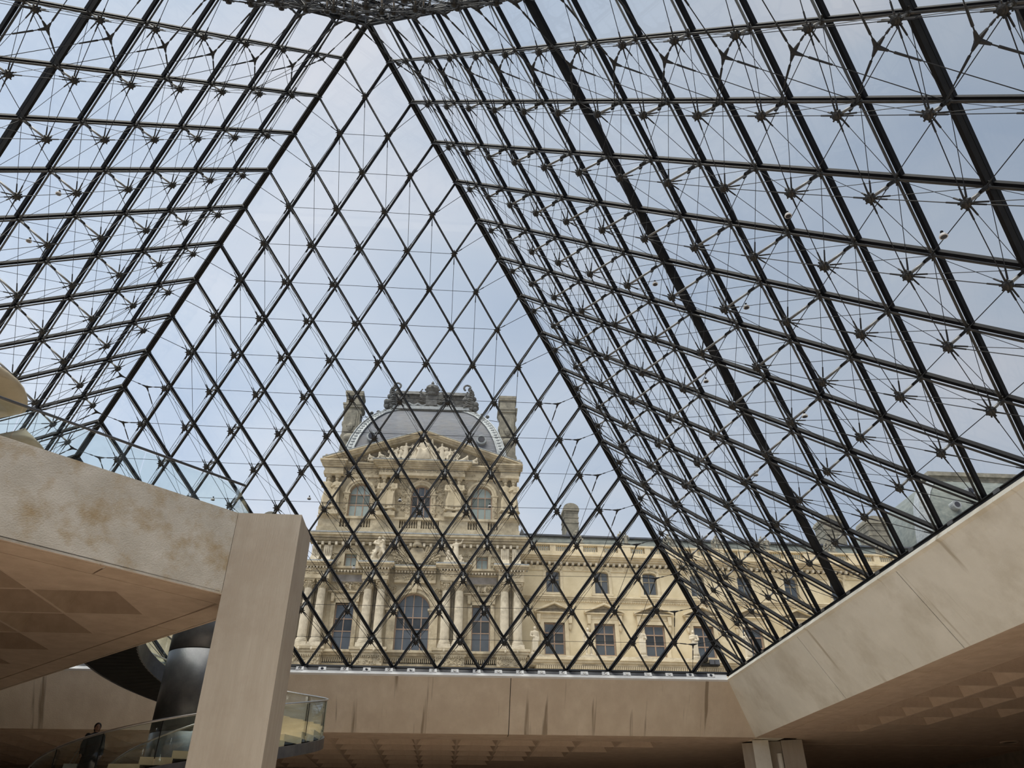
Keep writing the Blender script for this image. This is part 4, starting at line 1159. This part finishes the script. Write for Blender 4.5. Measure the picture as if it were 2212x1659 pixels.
# top entablature, breaking forward over the figures
part(MB().box(-11, 11, -.2, .2, 30.3, 30.65), 'architrave', 'stone_plain')
part(MB().box(-11, 11, -.12, .2, 30.65, 31.2), 'frieze', 'stone')
part(foliage_relief(-10.8, 10.8, 30.72, 31.15, .12, 121, .9, y=-.12), 'frieze_carving', 'stone_plain')
cornice(-10.9, 10.9, 31.2, 31.95, .7, pav, 'top_cornice', steps=4)
part(MB().box(-4.9, 4.9, -1.0, .1, 30.3, 30.65), 'architrave', 'stone_plain')
part(MB().box(-4.85, 4.85, -.92, .1, 30.65, 31.2), 'frieze', 'stone')
part(foliage_relief(-4.7, 4.7, 30.72, 31.15, .1, 131, 1.4, y=-.92), 'frieze_carving', 'stone_plain')
cornice(-4.9, 4.9, 31.2, 31.95, .75, pav, 'top_cornice', y=-.95, steps=4)
part(MB().box(-5.7, 5.7, -1.75, 0, 31.95, 32.03), 'lead_flashing', 'lead')
for sgn in (-1, 1):
    part(MB().box(sgn*10.05-1.1, sgn*10.05+1.1, -.95, .1, 30.3, 30.65), 'architrave', 'stone_plain')
    part(MB().box(sgn*10.05-1.05, sgn*10.05+1.05, -.9, .1, 30.65, 31.2), 'frieze', 'stone')
    cornice(sgn*10.05-1.1, sgn*10.05+1.0, 31.2, 31.95, .5, pav, 'top_cornice', y=-.95, steps=4)
# pediment
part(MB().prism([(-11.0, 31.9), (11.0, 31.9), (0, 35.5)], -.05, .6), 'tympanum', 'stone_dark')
for sgn in (-1, 1):
    m = MB()
    for o0, o1, yy in ((0, .22, -.75), (.22, .42, -1.0), (.42, .6, -1.25)):
        m.prism([(sgn*11.4, 31.6+o0), (sgn*11.4, 31.6+o1), (0, 35.55+o1), (0, 35.55+o0)], yy, .6)
    part(m, 'raking_cornice', 'stone_plain')
    part(MB().prism([(sgn*11.5, 32.2), (sgn*11.5, 32.3), (0, 36.25), (0, 36.15)], -1.28, 2.5), 'lead_flashing', 'lead')
pos = [(-5.6, 1.5, 'recline', .1), (5.6, 1.45, 'recline', pi-.1), (-2.6, 2.1, 'child', .3), (2.65, 2.1, 'child', -.3), (-.9, 2.75, 'stand', .2), (.95, 2.75, 'stand', -.2), (-3.7, 1.8, 'child', .2), (3.75, 1.8, 'child', 0), (-4.3, 1.9, 'recline', .2), (-3.1, 1.95, 'stand', .2), (-2.1, 2.55, 'raise', .1), (0, 3.3, 'sit', 0), (2.1, 2.6, 'stand', -.1), (3.1, 1.95, 'raise', -.2), (4.35, 1.8, 'recline', pi-.2), (-1.15, 2.0, 'child', 0), (1.15, 2.1, 'child', 0)]
for k, (x, h_, ps, tw) in enumerate(pos):
    lnk('pediment_figure', group_mesh([(0, 0, 0, 1, ps, tw)], 'stone_pale', 'pediment_figure', .035), pav, (x, -.75, 32.05), h_)
part(MB().box(-1.6, 1.6, -1.5, -.1, 31.95, 32.55), 'throne_base', 'stone_pale')
lnk('winged_horse_carving', group_mesh([(0, 0, 0, 1, 'recline', 0)], 'stone_plain', 'winged_horse_carving', .04), pav, (0, -1.55, 32.0), 1.1)
for sgn in (-1, 1): part(foliage_relief(sgn*7.2-2.0, sgn*7.2+2.0, 32.05, 32.75, .35, 141+sgn, 1.6), 'palm_carving', 'stone_plain')
# blocking course and roof
part(MB().box(-10.9, 10.9, .6, DEP, 30, 33.55), 'attic_block', 'stone_grey')
for sgn in (-1, 1):
    part(MB().box(sgn*10.6-.75, sgn*10.6+.75, -.4, 2.5, 31.9, 33.0), 'corner_block', 'stone_plain')
ring = [(9.95, 33.3, 2.6), (9.85, 34.5, 2.8), (9.62, 36.0, 3.1), (9.3, 37.4, 3.5), (8.85, 38.8, 4.0), (8.3, 40.1, 4.6), (7.6, 41.4, 5.4), (6.8, 42.6, 6.3), (5.9, 43.6, 7.3), (5.2, 44.2, 8.0), (4.9, 44.4, 8.4)]
secs = [[(-x, y, z), (x, y, z), (x, 24-y, z), (-x, 24-y, z)] for x, z, y in ring]
part(MB().sweep(secs), 'dome_roof', 'slate')
for sx in (-1, 1):                            # pale lead hips
    m = MB(); w = .85
    for (x, z, y), (x2, z2, y2) in zip(ring[:-1], ring[1:]):
        m.hexa([(sx*(x-w), y-.12, z), (sx*(x+.05), y-.12, z), (sx*(x+.05), y+.6, z), (sx*(x-w), y+.6, z), (sx*(x2-w), y2-.12, z2), (sx*(x2+.05), y2-.12, z2), (sx*(x2+.05), y2+.6, z2), (sx*(x2-w), y2+.6, z2)])
    part(m, 'lead_hip', 'lead')
    m = MB()
    for off in (-.04, w+.06):
        m.path([(sx*(x-off), y-.18, z) for x, z, y in ring], .09, 6)
    r = random.Random(5)
    for (x, z, y), (x2, z2, y2) in zip(ring[:-1], ring[1:]):
        for q in range(3):
            f = (q+.5)/3; m.ball((sx*(x+(x2-x)*f-w*.5), y+(y2-y)*f-.14, z+(z2-z)*f), (.26, .1, .17), 6, 4)
    part(m, 'hip_moulding', 'lead')
    for q in range(4): part(MB().ball((sx*(5.3+.75*q), 7.6-.5*q, 44.0-.5*q), (.26, .3, .22), 6, 4), 'crocket', 'leaddark')
    # round dormer
    dx, dz, dy = sx*6.75, 37.4, 3.3
    part(MB().tube((dx, dy+.6, dz), (dx, dy-.5, dz-.05), .62, .62, 20), 'round_dormer', 'lead')
    part(MB().tube((dx, dy-.45, dz-.05), (dx, dy-.54, dz-.05), .42, .42, 18), 'dormer_opening', 'navy')
part(MB().box(-5.4, 5.4, 7.6, 9, 44.3, 44.75), 'crest_base', 'lead')
part(MB().box(-4.6, 4.6, 8.2, 9, 44.7, 47.1), 'crest_wall', 'leaddark')
m = MB()
for k in range(46): m.tube((-4.4+.195*k, 8.15, 45.6), (-4.4+.195*k, 8.15, 46.7), .05, n=5)
part(m, 'crest_ribs', 'leaddark', kind='stuff')
part(MB().sweep([[(-4.7, y_, z_) for y_, z_ in ((7.9, 46.8), (9, 46.8), (9, 47.35), (8.1, 47.35))], [(4.7, y_, z_) for y_, z_ in ((7.9, 46.8), (9, 46.8), (9, 47.35), (8.1, 47.35))]]), 'crest_cornice', 'leaddark')
m = MB()
for k in range(6):
    x0 = -3.6+1.2*k; m.path([(x0-.6+1.2*q/8, 7.95, 45.35-.35*sin(pi*q/8)) for q in range(9)], .13, 6)
part(m, 'crest_garland', 'lead')
for sx in (-1, 1):
    m = MB(); r = random.Random(9)
    for k in range(60):
        f = r.random()**1.2; z = 44.5+3.7*f; q = .95*(1-f)+.35; s = .34*(1.1-.5*f)*r.uniform(.6, 1.2)
        m.ball((sx*(5.15+r.uniform(-q, q)*.75), 8.0+r.uniform(-.4, .4), z), (s, s, s*1.15), 7, 5)
    for k in range(8):
        z = 44.7+.35*k; m.path([(sx*(4.3+.12*k), 7.6, z), (sx*(4.9+.05*k), 7.45, z+.35), (sx*(5.5), 7.5, z+.2), (sx*(5.9-.12*k), 7.7, z-.1)], .12, 5)
    m.path([(sx*(4.75+.45*cos(a)), 7.9, 48.0+.45*sin(a)) for a in [2*pi*q/12 for q in range(9)]], .14, 6)
    part(m, 'crest_corner_sculpture', 'leaddark')
m = MB()
m.lathe([(.7, 46.6), (.75, 46.8), (.62, 47.05), (.95, 47.5), (.85, 47.95), (.4, 48.3), (.15, 48.5), (.22, 48.65), (.05, 49.0)], 12, (0, 8.0))
for k in range(8): m.ball((.9*cos(k*pi/4), 8+.9*sin(k*pi/4), 47.6), .17, 6, 4)
part(m, 'crest_crown', 'leaddark')
part(MB().prism([(-.7, 45.0), (.7, 45.0), (.8, 46.4), (0, 47.0), (-.8, 46.4)], 7.7, 8.3), 'crest_shield', 'leaddark')
for sgn in (-1, 1):
    m = MB()
    for q in range(6): m.path([(sgn*.6, 7.8, 45.4+.2*q), (sgn*(1.2+.1*q), 7.75, 45.6+.28*q), (sgn*(1.9-.12*q), 7.75, 45.7+.36*q)], .1, 5)
    part(m, 'crest_trophy', 'leaddark')
part(MB().tube((.55, 8.5, 47), (.55, 8.5, 50.3), .03, n=5), 'lightning_rod', 'leaddark')
# two tall chimneys flanking the dome
for sgn in (-1, 1):
    c = sgn*10.25; ch = part(MB().box(c-1.05, c+1.05, 7.2, 9.2, 33, 43.9), 'chimney', 'stone_grey')
    m = MB(); m.box(c-1.25, c+1.25, 7.0, 9.4, 43.9, 44.25); m.box(c-1.32, c+1.32, 6.9, 9.5, 44.25, 44.5)
    m.box(c-1.0, c+1.0, 7.2, 9.2, 44.5, 45.8); m.box(c-1.15, c+1.15, 7.0, 9.4, 45.8, 46.05); m.box(c-1.2, c+1.2, 6.95, 9.45, 46.05, 46.4)
    part(m, 'chimney_cap', 'stone_grey', ch)
    m = MB()
    m.box(c-.8, c+.8, 7.08, 7.25, 40.2, 43.5); m.box(c-.55, c+.55, 6.98, 7.1, 41., 43.)
    m.ball((c, 7.0, 40.9), (.4, .2, .6), 8, 6); m.ball((c, 7.0, 39.4), (.75, .25, .5), 8, 6)
    for e_ in (-1, 1):
        for z in (43.2, 41.6, 39.6, 37.2): m.ball((c+e_*1.05, 7.6, z), (.22, .4, .5), 7, 5)
    m.box(c-1.35, c+1.35, 6.9, 9.4, 34.5, 35.4); m.box(c-1.2, c+1.2, 7., 9.3, 35.4, 36.6)
    part(m, 'chimney_carving', 'stone_grey', ch)
part(MB().tube((-9.2, 8, 42.9), (-5.6, 7.2, 42.9), .04, n=5), 'tie_rod', 'leaddark')
part(MB().tube((9.2, 8, 42.9), (5.6, 7.2, 42.9), .04, n=5), 'tie_rod', 'leaddark')
part(MB().box(10.85, 11.0, -1.3, -.8, 13.9, 14.9), 'wall_lamp', 'blackpaint')

# two statue groups standing on the inner column pairs
def at_pav(x, y, z):
    return V((XC*cos(PA)+x*cos(PA)-y*sin(PA), 61.5+XC*sin(PA)+x*sin(PA)+y*cos(PA), z))
gm = group_mesh([(0, 0, .35, 2.6, 'wrestle', .2), (.45, -.1, .35, 2.2, 'wrestle', -.9), (-.5, -.1, .2, 1.3, 'child', .3), (0, .1, 0, 1.6, 'recline', .1)], 'stone_pale', 'figures', .06, (-1.1, 1.1, -.6, .6, 0, .3))
o = link('statue_group', gm); o.location = at_pav(-4.08, -1.2, 19.76); o.rotation_euler = (0, 0, PA)
tag(o, 'pale stone statue group of entwined figures on the left inner column pair', 'statue')
gm = group_mesh([(.15, 0, .35, 2.55, 'raise', -.3), (-.65, -.05, .2, 1.5, 'child', .4), (.7, .0, .2, 1.0, 'child', -.4)], 'stone_pale', 'figures', .06, (-1.1, 1.1, -.6, .6, 0, .3))
o = link('statue_group', gm); o.location = at_pav(4.08, -1.2, 19.76); o.rotation_euler = (0, 0, PA)
tag(o, 'pale stone statue group with a striding nude and children on the right inner column pair', 'statue')

# ------------------------------------------------------------------ the long wing to the right
WA = .014
wing = empty('palace_wing', (12, 65.0+12*WA, 0), 'long honey stone palace wing with pedimented windows and balustraded roof', 'building', rz=WA, local=True)
WX = 12.0                                    # local x = measured x - 12
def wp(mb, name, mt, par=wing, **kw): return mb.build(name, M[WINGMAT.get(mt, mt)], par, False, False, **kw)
XE = 50.
wins = [15.83-WX+5.6*k for k in range(9)]
wp(MB().box(-1, XE, 0, 12, 0, 11.6), 'lower_wall', 'stone')
wall_holes(-1, XE, 11.6, 17.6, [(w-1.15, w+1.15, 11.9, 15.3, 0) for w in wins], 0, .7, 'first_floor_wall', 'stone', wing)
wall_holes(-1, XE, 17.6, 21.2, [(w-.82, w+.82, 18.7, 20.95, .3) for w in wins], 0, .7, 'second_floor_wall', 'stone', wing)
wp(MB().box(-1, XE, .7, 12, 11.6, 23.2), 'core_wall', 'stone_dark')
for w in wins:
    if w > 40: continue
    window(w-1.15, w+1.15, 11.9, 15.3, 0, wing, 2, [14.25, 13.1], pane='pane', fw=.13, y=.3)
    m = MB(); m.box(w-1.6, w-1.15, -.12, .2, 11.8, 15.75); m.box(w+1.15, w+1.6, -.12, .2, 11.8, 15.75); m.box(w-1.15, w+1.15, -.12, .2, 15.3, 15.75)
    m.box(w-1.5, w+1.5, -.18, .1, 15.75, 16.15)
    wp(m, 'window_surround', 'stone_plain')
    cornice(w-1.75, w+1.75, 16.15, 16.4, .45, wing, 'window_cornice', steps=2)
    m = MB(); m.prism([(w-1.85, 16.4), (w+1.85, 16.4), (w, 17.2)], -.15, 0); 
    wp(m, 'pediment', 'stone_dark')
    for sgn in (-1, 1):
        wp(MB().prism([(w+sgn*2.25, 16.35), (w+sgn*2.25, 16.58), (w, 17.5), (w, 17.27)], -.6, 0), 'raking_cornice', 'stone_plain')
        x = w+sgn*1.75
        wp(MB().prism([(x-.16, 15.2), (x+.16, 15.2), (x+.22, 16.15), (x-.22, 16.15)], -.4, 0), 'console', 'stone_plain')
        wp(MB().ball((x, -.16, 14.85), (.17, .16, .4), 8, 6), 'console_drop', 'stone_plain')
    window(w-.82, w+.82, 18.7, 20.95, .3, wing, 2, [20.2], pane='pane', fw=.1, y=.3, frame='stone_dark')
    m = MB(); m.box(w-1.15, w-.82, -.1, .2, 18.4, 21.0); m.box(w+.82, w+1.15, -.1, .2, 18.4, 21.0); m.box(w-1.25, w+1.25, -.16, .1, 18.4, 18.65)
    wp(m, 'window_surround', 'stone_plain')
    archivolt(w-.82, w+.82, 20.95, .3, .33, wing, -.1)
cornice(-1, XE, 17.75, 18.3, .3, wing, 'string_course', steps=3)
dentils(-1, XE, 17.62, 17.85, .14, .2, wing, 'string_dentils', 'stone_plain')
wp(MB().box(-1, XE, -.1, .1, 21.2, 21.75), 'frieze', 'stone')
wp(foliage_relief(-1, 40, 21.3, 21.7, .1, 151, .7, y=-.1), 'frieze_carving', 'stone_plain')
dentils(-1, XE, 21.78, 22.1, .5, .68, wing, 'modillions', 'stone_pale', duty=.38)
cornice(-1, XE, 22.1, 22.95, .85, wing, 'main_cornice', steps=4)
m = MB(); m.box(-1, XE, -.45, .6, 22.95, 23.4); m.box(-1, XE, -.5, .3, 24.15, 24.32)
bays = []
for k in range(-1, 9):
    x0 = 18.67-WX+5.6*k
    m.box(x0-.75, x0+.75, -.45, .3, 23.4, 24.15); m.box(x0+2.45, x0+3.15, -.4, .3, 23.4, 24.15)
    bays += [(x0+.8, x0+2.4), (x0+3.2, x0+4.8)]
wp(m, 'parapet', 'stone_plain')
for a, b in bays:
    if a > -1.5: balustrade(a, b, 23.4, 24.15, wing, y=-.1, step=.24, joined=True)
wp(MB().sweep([[(x, 1.2, 23.2), (x, 2.6, 26.35), (x, 10, 26.5), (x, 11.5, 23.2)] for x in (-1, XE)]), 'slate_roof', 'slate_green')
m = MB()
for x in [-1+.9*k for k in range(58)]: m.path([(x, 1.28, 24.6), (x+.45, 1.15, 24.95), (x+.9, 1.28, 24.6)], .07, 4)
wp(m, 'roof_festoon', 'slate_green', kind='stuff')
wp(MB().box(-1, XE, 2.3, 3, 26.3, 26.5), 'roof_ridge', 'slate')
for k in range(10):
    x = 1.2+5.6*k-.6
    wp(MB().lathe([(.28, 26.45), (.2, 26.75), (.05, 27.15)], 6, (x, 2.6)), 'roof_finial', 'slate')
def wing_chimney(x, y, w, z0, z1, name='chimney', par=wing, turn=0.):
    c = wp(MB().box(x-w/2, x+w/2, y-.9, y+1.6, z0, z1-.9), name, 'stone_grey', par)
    m = MB()
    for z in (z1-2.6, z1-1.9, z1-1.2): m.box(x-w/2-.06, x+w/2+.06, y-.96, y+1.66, z, z+.12)
    m.box(x-w/2-.14, x+w/2+.14, y-1.05, y+1.75, z1-.95, z1-.6)
    n = 10
    m.prism([(x-w/2-.1, z1-.6), (x+w/2+.1, z1-.6)]+[(x+(w/2+.1)*cos(pi*k/n), z1-.6+.7*sin(pi*k/n)) for k in range(n+1)], y-1., y+1.7)
    m.box(x-w/2-.35, x-w/2, y-.3, y+.6, z0+1.6, z0+2.3)
    wp(m, 'chimney_cap', 'stone_grey', c)
wing_chimney(19.2-WX, 6.0, 1.75, 24.0, 31.8)
wing_chimney(52.9-WX, 4.5, 2.6, 24.0, 30.9); wing_chimney(58.8-WX, 4.5, 2.6, 24., 31.0)
# terrace in front of the wing (over an arcade)
wp(MB().box(1.1, XE, -5.0, 0, 0, 9.2), 'arcade_block', 'stone')
dentils(1.1, XE, 9.3, 9.62, 5.35, .19, wing, 'terrace_dentils', 'stone_plain')
wp(MB().box(1.1, XE, -5.1, 0, 9.2, 9.65), 'terrace_frieze', 'stone')
cornice(1.1, XE, 9.65, 10.35, .65, wing, 'terrace_cornice', y=-5.0, steps=3)
wp(MB().box(1.0, XE, -5.2, 0, 10.35, 10.6), 'terrace_parapet', 'stone_pale')

# statues on the terrace edge: five separate things
def at_wing(x, y, z): return V((12-y*sin(WA)+(x-WX)*cos(WA), 65+12*WA+(x-WX)*sin(WA)+y*cos(WA), z))
sts = [(13.05, 'robed stone statue standing between the pavilion and the first pedimented window', 0), (18.6, 'slim pale statue of a standing man right of the first pedimented window', 2),
       (24.3, 'stone statue with folded arms left of the third pedimented window, behind a steel bar', 1), (29.85, 'robed statue in a cap left of the fourth pedimented window', 3),
       (35.5, 'statue behind the lower right glass slope, fifth along the terrace', 0), (41.1, 'rightmost terrace statue, almost hidden behind the right slope', 1)]
for x, lb, kf in sts:
    t = empty('terrace_statue', at_wing(x, -4.6, 10.6), lb, 'statue', rz=WA, local=True)
    MB().box(-.62, .62, -.5, .5, -.25, .12).build('plinth', M['stone_pale'], t, False, False)
    m = MB(); m.box(-.95, .95, -.7, .5, -.62, -.25); m.box(-.8, .8, -.62, .5, -.95, -.62); m.build('pedestal', M['stone_plain'], t, False, False)
    lnk('carved_figure', FIG[kf], t, (0, 0, .2), (2.75, 2.75, 2.8), .15*((-1)**kf))
# statue groups along the parapet
ga = group_mesh([(-.3, 0, 0, 1.9, 'stand', .2), (.35, .0, 0, 1.7, 'stand', -.2)], 'stone_grey', 'figures', .05, (-.75, .75, -.35, .35, -.1, .15))
gb = group_mesh([(0, 0, .3, 1.5, 'child', 0), (-.5, 0, 0, 1.2, 'child', .5), (.5, 0, 0, 1.2, 'child', -.5)], 'stone_grey', 'figures', .05, (-.8, .8, -.35, .35, -.1, .2))
for k, (x, mm, lb) in enumerate(((18.75, gb, 'weathered stone group on the parapet beside the wing chimney'), (24.3, ga, 'two upright weathered figures on the parapet above the second gap between windows'),
        (29.75, gb, 'weathered stone group on the parapet just right of the glass hip bar'), (35.6, gb, 'weathered stone group on the parapet behind the right slope, third from the chimney'),
        (41.5, ga, 'weathered parapet group fourth from the wing chimney'), (49.5, gb, 'weathered parapet group left of the two far chimneys'), (56.0, gb, 'weathered parapet group between the two far chimneys'))):
    o = link('parapet_group', mm); o.location = at_wing(x, -.1, 24.32); o.rotation_euler = (0, 0, WA); tag(o, lb, 'statue')
# dark floodlights standing on the terrace
t = empty('floodlight', at_wing(30.6, -5.4, 9.95), 'dark floodlight cluster on the terrace cornice near the glass corner', 'floodlight')
p = at_wing(30.3, -5.75, 10.2)
MB().ball(p+V((0, 0, .25)), (.42, .4, .38), 12, 8).build('lamp_dome', M['blackpaint'], t)
for k in range(2):
    q0 = p+V((.7+.55*k, 0, -.05)); MB().box(q0.x-.24, q0.x+.24, q0.y-.2, q0.y+.2, q0.z-.25, q0.z+.2).build('lamp_box', M['darksteel'], t)
MB().box(p.x-.3, p.x+1.5, p.y-.12, p.y+.5, p.z-.42, p.z-.2).build('mount_plate', M['blackpaint'], t)

# corner pavilion roof far right
fp = empty('corner_pavilion', (62, 66, 0), 'far corner pavilion with grey curved lead roof at right edge', 'building', local=True)
MB().box(2, 46, 0, 30, 0, 26).build('wall', M['stone'], fp, False, False)
cr = [(0.0, 26, 0), (.5, 28, .3), (1.2, 30.2, .8), (2.2, 32.4, 1.6), (3.6, 34.4, 2.7), (5.4, 36.2, 4.2), (7.6, 37.8, 6.2), (9.6, 38.9, 8.2)]
MB().sweep([[(a, y, z), (46, y, z), (46, 34-y, z), (a, 34-y, z)] for a, z, y in cr]).build('curved_roof', M['slate_green'], fp, False, False)
m = MB()
for (a, z, y), (b, z2, y2) in zip(cr[:-1], cr[1:]):
    m.hexa([(a-.1, y-.15, z), (a+1.3, y-.15, z), (a+1.3, y+.6, z), (a-.1, y+1.3, z), (b-.1, y2-.15, z2), (b+1.3, y2-.15, z2), (b+1.3, y2+.6, z2), (b-.1, y2+1.3, z2)])
m.build('lead_hip', M['lead'], fp, False, False)
m = MB(); m.box(9.3, 46, 7.6, 9.5, 38.6, 39.3); m.box(8.8, 46, 7.2, 9.5, 39.3, 39.9); m.box(8.0, 46, 6.2, 9, 37.5, 37.8)
m.build('roof_cornice', M['stone_grey'], fp, False, False)
for x, z, y in ((6.5, 31.8, 1.0), (10.3, 34.6, 2.6), (9.5, 29.5, .4), (18, 31.5, .9), (4.2, 28.4, .2)):
    MB().tube((x, y+.8, z), (x, y-.5, z), .6, .6, 16).build('round_dormer', M['lead'], fp, False, False)
    MB().tube((x, y-.4, z), (x, y-.55, z), .36, .36, 14).build('dormer_opening', M['navy'], fp, False, False)
m = MB()
for k in range(14): m.ball((9.8+2.2*k, 7.5, 38.2), (.5, .3, .35), 7, 5)
m.build('roof_bosses', M['stone_grey'], fp, False, False)

# chimney seen over the pillar at left
t = empty('far_chimney', (-18.1, 71, 23.15), 'small round-topped stone chimney peeking over the balcony pillar', 'chimney', local=True)
m = MB(); m.box(-1.05, 1.05, -.8, .8, 0, 5.2); m.build('stack', M['stone_grey'], t, False, False)
m = MB(); m.box(-1.15, 1.15, -.95, .95, 5.0, 5.3); m.prism([(-1.05, 5.3), (1.05, 5.3)]+[(1.05*cos(pi*k/10), 5.3+.95*sin(pi*k/10)) for k in range(11)], -.9, .9); m.build('rounded_cap', M['stone_grey'], t, False, False)
lw = empty('west_wing', (-40, 67, 0), 'lower palace wing hidden left of the pavilion', 'building', local=True)
MB().box(-40, 26.5, 0, 10, 0, 21.5).build('wall', M['stone'], lw, False, False)
MB().sweep([[(x, 0, 21.5), (x, 2, 23.2), (x, 8, 23.2), (x, 10, 21.5)] for x in (-40, 26.5)]).build('roof', M['slate_green'], lw, False, False)

# ------------------------------------------------------------------ person on the stair, with a suitcase
TH = -2.13
foot = HX(TH, 3.25, -RAILH+.02)
def person():
    m = MB()
    m.sweep([[(a*cos(t), b*sin(t), z) for t in [2*pi*k/20 for k in range(20)]] for z, a, b in [(.50, .25, .18), (.75, .235, .17), (.95, .215, .155), (1.12, .20, .14), (1.30, .225, .15), (1.42, .20, .125), (1.47, .11, .09), (1.50, .07, .07)]])
    for s in (-1, 1):
        limb(m, [(s*.10, 0, .9), (s*.11, -.02, .5), (s*.11, .02, .1)], [.10, .075, .055]); m.ball((s*.11, -.06, .05), (.05, .13, .05), 10, 6)
        limb(m, [(s*.2, 0, 1.40), (s*.27, .01, 1.14), (s*.27, -.05, .93)], [.075, .06, .05])
    return remesh(m, M['coat'], 'coat', .02, 2)
t = empty('person', foot, 'person in long black coat on the stair, pulling a pale suitcase', 'person', local=True, rz=.5)
t.scale = (.95, .95, .95)
link('coat', person(), t, False)
m = MB(); m.ball((0, -.005, 1.63), (.078, .095, .115), 18, 12); m.tube((0, .01, 1.45), (0, 0, 1.57), .058, .052, 12); m.ball((0, -.10, 1.615), (.016, .024, .026), 8, 6)
m.ball((0, -.085, 1.565), (.03, .018, .01), 8, 5)
for s in (-1, 1): m.ball((s*.08, .01, 1.62), (.014, .028, .034), 8, 6)
hd = link('head', remesh(m, M['skin'], 'head', .009, 1), t, False)
for s in (-1, 1): MB().ball((s*.032, -.088, 1.645), .009, 8, 6).build('eye', M['hair'], hd, True, False)
m = MB(); m.ball((0, .025, 1.66), (.10, .105, .115), 16, 10); m.ball((0, .06, 1.6), (.088, .06, .12), 14, 8)
link('hair', remesh(m, M['hair'], 'hair', .012, 1), t, False)
for s in (-1, 1):
    m = MB(); hx = s*.27; m.ball((hx, -.06, .87), (.022, .042, .05), 10, 7)
    for f, (dy, ln) in enumerate(((-.03, .075), (-.01, .085), (.01, .08), (.03, .065))):
        limb(m, [(hx, -.06+dy, .84), (hx-s*.008, -.065+dy, .84-ln*.5), (hx-s*.03, -.06+dy, .84-ln*.85)], [.011, .010, .009])
    limb(m, [(hx-s*.01, -.09, .88), (hx-s*.03, -.115, .85), (hx-s*.045, -.115, .82)], [.013, .012, .010])
    link('hand', remesh(m, M['skin'], 'hand', .006, 0), t, False)
sc = foot+V((-.42, .02, 0))
t = empty('suitcase', sc, 'pale suitcase with a long pull handle beside the person on the stair', 'suitcase')
MB().hexa([sc+V(p) for p in ((-.19, -.12, .06), (.19, -.12, .06), (.19, .12, .06), (-.19, .12, .06), (-.18, -.11, .62), (.18, -.11, .62), (.18, .11, .62), (-.18, .11, .62))]).build('shell', M['case'], t)
MB().path([sc+V((-.1, .02, .6)), sc+V((.06, 0, 1.02)), sc+V((.14, -.02, 1.02)), sc+V((.02, .02, .6))], .012, 6).build('pull_handle', M['rail'], t)
for s in (-1, 1):
    MB().tube(sc+V((s*.14, -.12, .05)), sc+V((s*.14, -.08, .05)), .05, n=12).build('wheel', M['blackpaint'], t)
